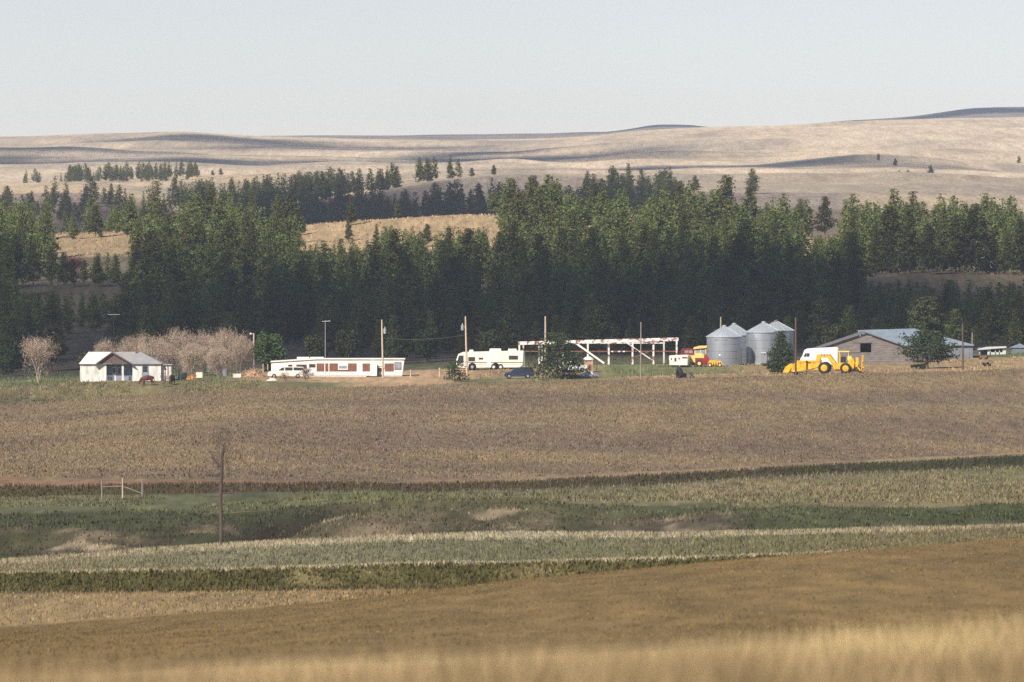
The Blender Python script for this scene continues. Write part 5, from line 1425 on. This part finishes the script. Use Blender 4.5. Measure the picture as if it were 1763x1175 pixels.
def uni(d0, d1, p0=-60, p1=1823):
    def f(g, N):
        # even per ground area: more with distance
        D = np.sqrt(g.uniform(d0**2, d1**2, N)); return g.uniform(p0, p1, N), D
    return f
tufts("foreground_grass", "blurred tall golden grass on the brow of the nearest slope", 22000, uni(30, 84, -120, 1883), K(.38), K(.010), 3, 1, .3, spread=.25, tip=1.25, patch=.6)
tufts("stubble_grass", "short brown stubble of the smooth ploughed field", 26000, uni(150, 345), K(.045), K(.06), 2, 2, .22)
tufts("stubble_grass", "pale golden stubble strip below the green bank", 7000, uni(345, 394), K(.12), K(.08), 2, 3, .35, keep=lambda px, D, x: px < 800)
tufts("bank_grass", "coarse dark green grass on the low bank", 9000, uni(400, 412), K(.17), K(.13), 3, 4, .45)
tufts("embankment_grass", "sparse grey green grass on the embankment", 22000, uni(411, 474), K(.18), K(.08), 2, 5, .35)
tufts("gully_grass", "mixed rough grass on the gully banks and meadow", 20000, uni(530, 655), K(.20), K(.12), 2, 6, .4, keep=lambda px, D, x: vnoise(x/5, D/18, 4) > -.35)
tufts("slope_grass", "pale tufted grass on the slope below the ditch", 16000, uni(610, 900, 500, 1823), K(.28), K(.14), 2, 7, .3, keep=lambda px, D, x: D < np.interp(px, [0, 441, 700, 881, 1140, 1322, 1763], [655, 665, 690, 705, 745, 790, 900]))
tufts("ditch_grass", "dark rank grass lining the ditch bank", 9000, lambda g, N: (lambda p: (p, np.interp(p, [0, 441, 700, 881, 1140, 1322, 1763], [655, 665, 690, 705, 745, 790, 900])+g.uniform(0, 9, N)))(g.uniform(-60, 1823, N)), K(.25), K(.12), 2, 8, .35)
tufts("field_grass", "brown tufted prairie grass covering the wide field", 95000, uni(705, 1216), K(.20), K(.15), 2, 9, .18, keep=lambda px, D, x: D > np.interp(px, [0, 441, 700, 881, 1140, 1322, 1763], [700, 710, 735, 750, 790, 835, 940]))
tufts("yard_grass", "rough grass and weeds about the farm's edge", 9000, uni(1214, 1345), K(.30), K(.20), 2, 10, .3, keep=lambda px, D, x: ((px < 440) & ((px < 225) | (px > 315) | (D > 1245))) | ((px > 780) & (vnoise(x/6, D/14, 8) > .0)))
tufts("yard_grass", "tall pale weeds on the rough bank in front of the white house", 2600, uni(1214, 1238, -60, 450), K(.30), K(.16), 3, 11, .35, keep=lambda px, D, x: (px < 225) | (px > 315))
tufts("yard_grass", "short cropped grass where the two horses graze", 900, uni(1214, 1244, 225, 315), K(.11), K(.16), 2, 13, .3)
tufts("hill_grass", "dry golden grass on the open hill crest", 12000, uni(1590, 1880), K(.35), K(.35), 2, 12, .3)

# ------------------------------------------------------------------ air
zmin = float(Zg.min())-1.0; zmax = max(float(Zg.max()), 30.0)+12.0
hx = float(np.abs(Xg).max())+60
hz = MB().box(-hx, hx, -110, 9700, zmin, zmax).build("haze", None)
hm = bpy.data.materials.new("haze_air"); hm.use_nodes = True
nt = hm.node_tree; nt.nodes.clear()
out = nt.nodes.new("ShaderNodeOutputMaterial"); pv = nt.nodes.new("ShaderNodeVolumePrincipled")
pv.inputs["Color"].default_value = (0.66, 0.78, 1.0, 1); pv.inputs["Density"].default_value = 5.0e-5; pv.inputs["Anisotropy"].default_value = 0.0
nt.links.new(pv.outputs[0], out.inputs["Volume"])
hz.data.materials.append(hm)
tag(hz, "pale blue haze in the air over the prairie", "haze", kind="stuff")
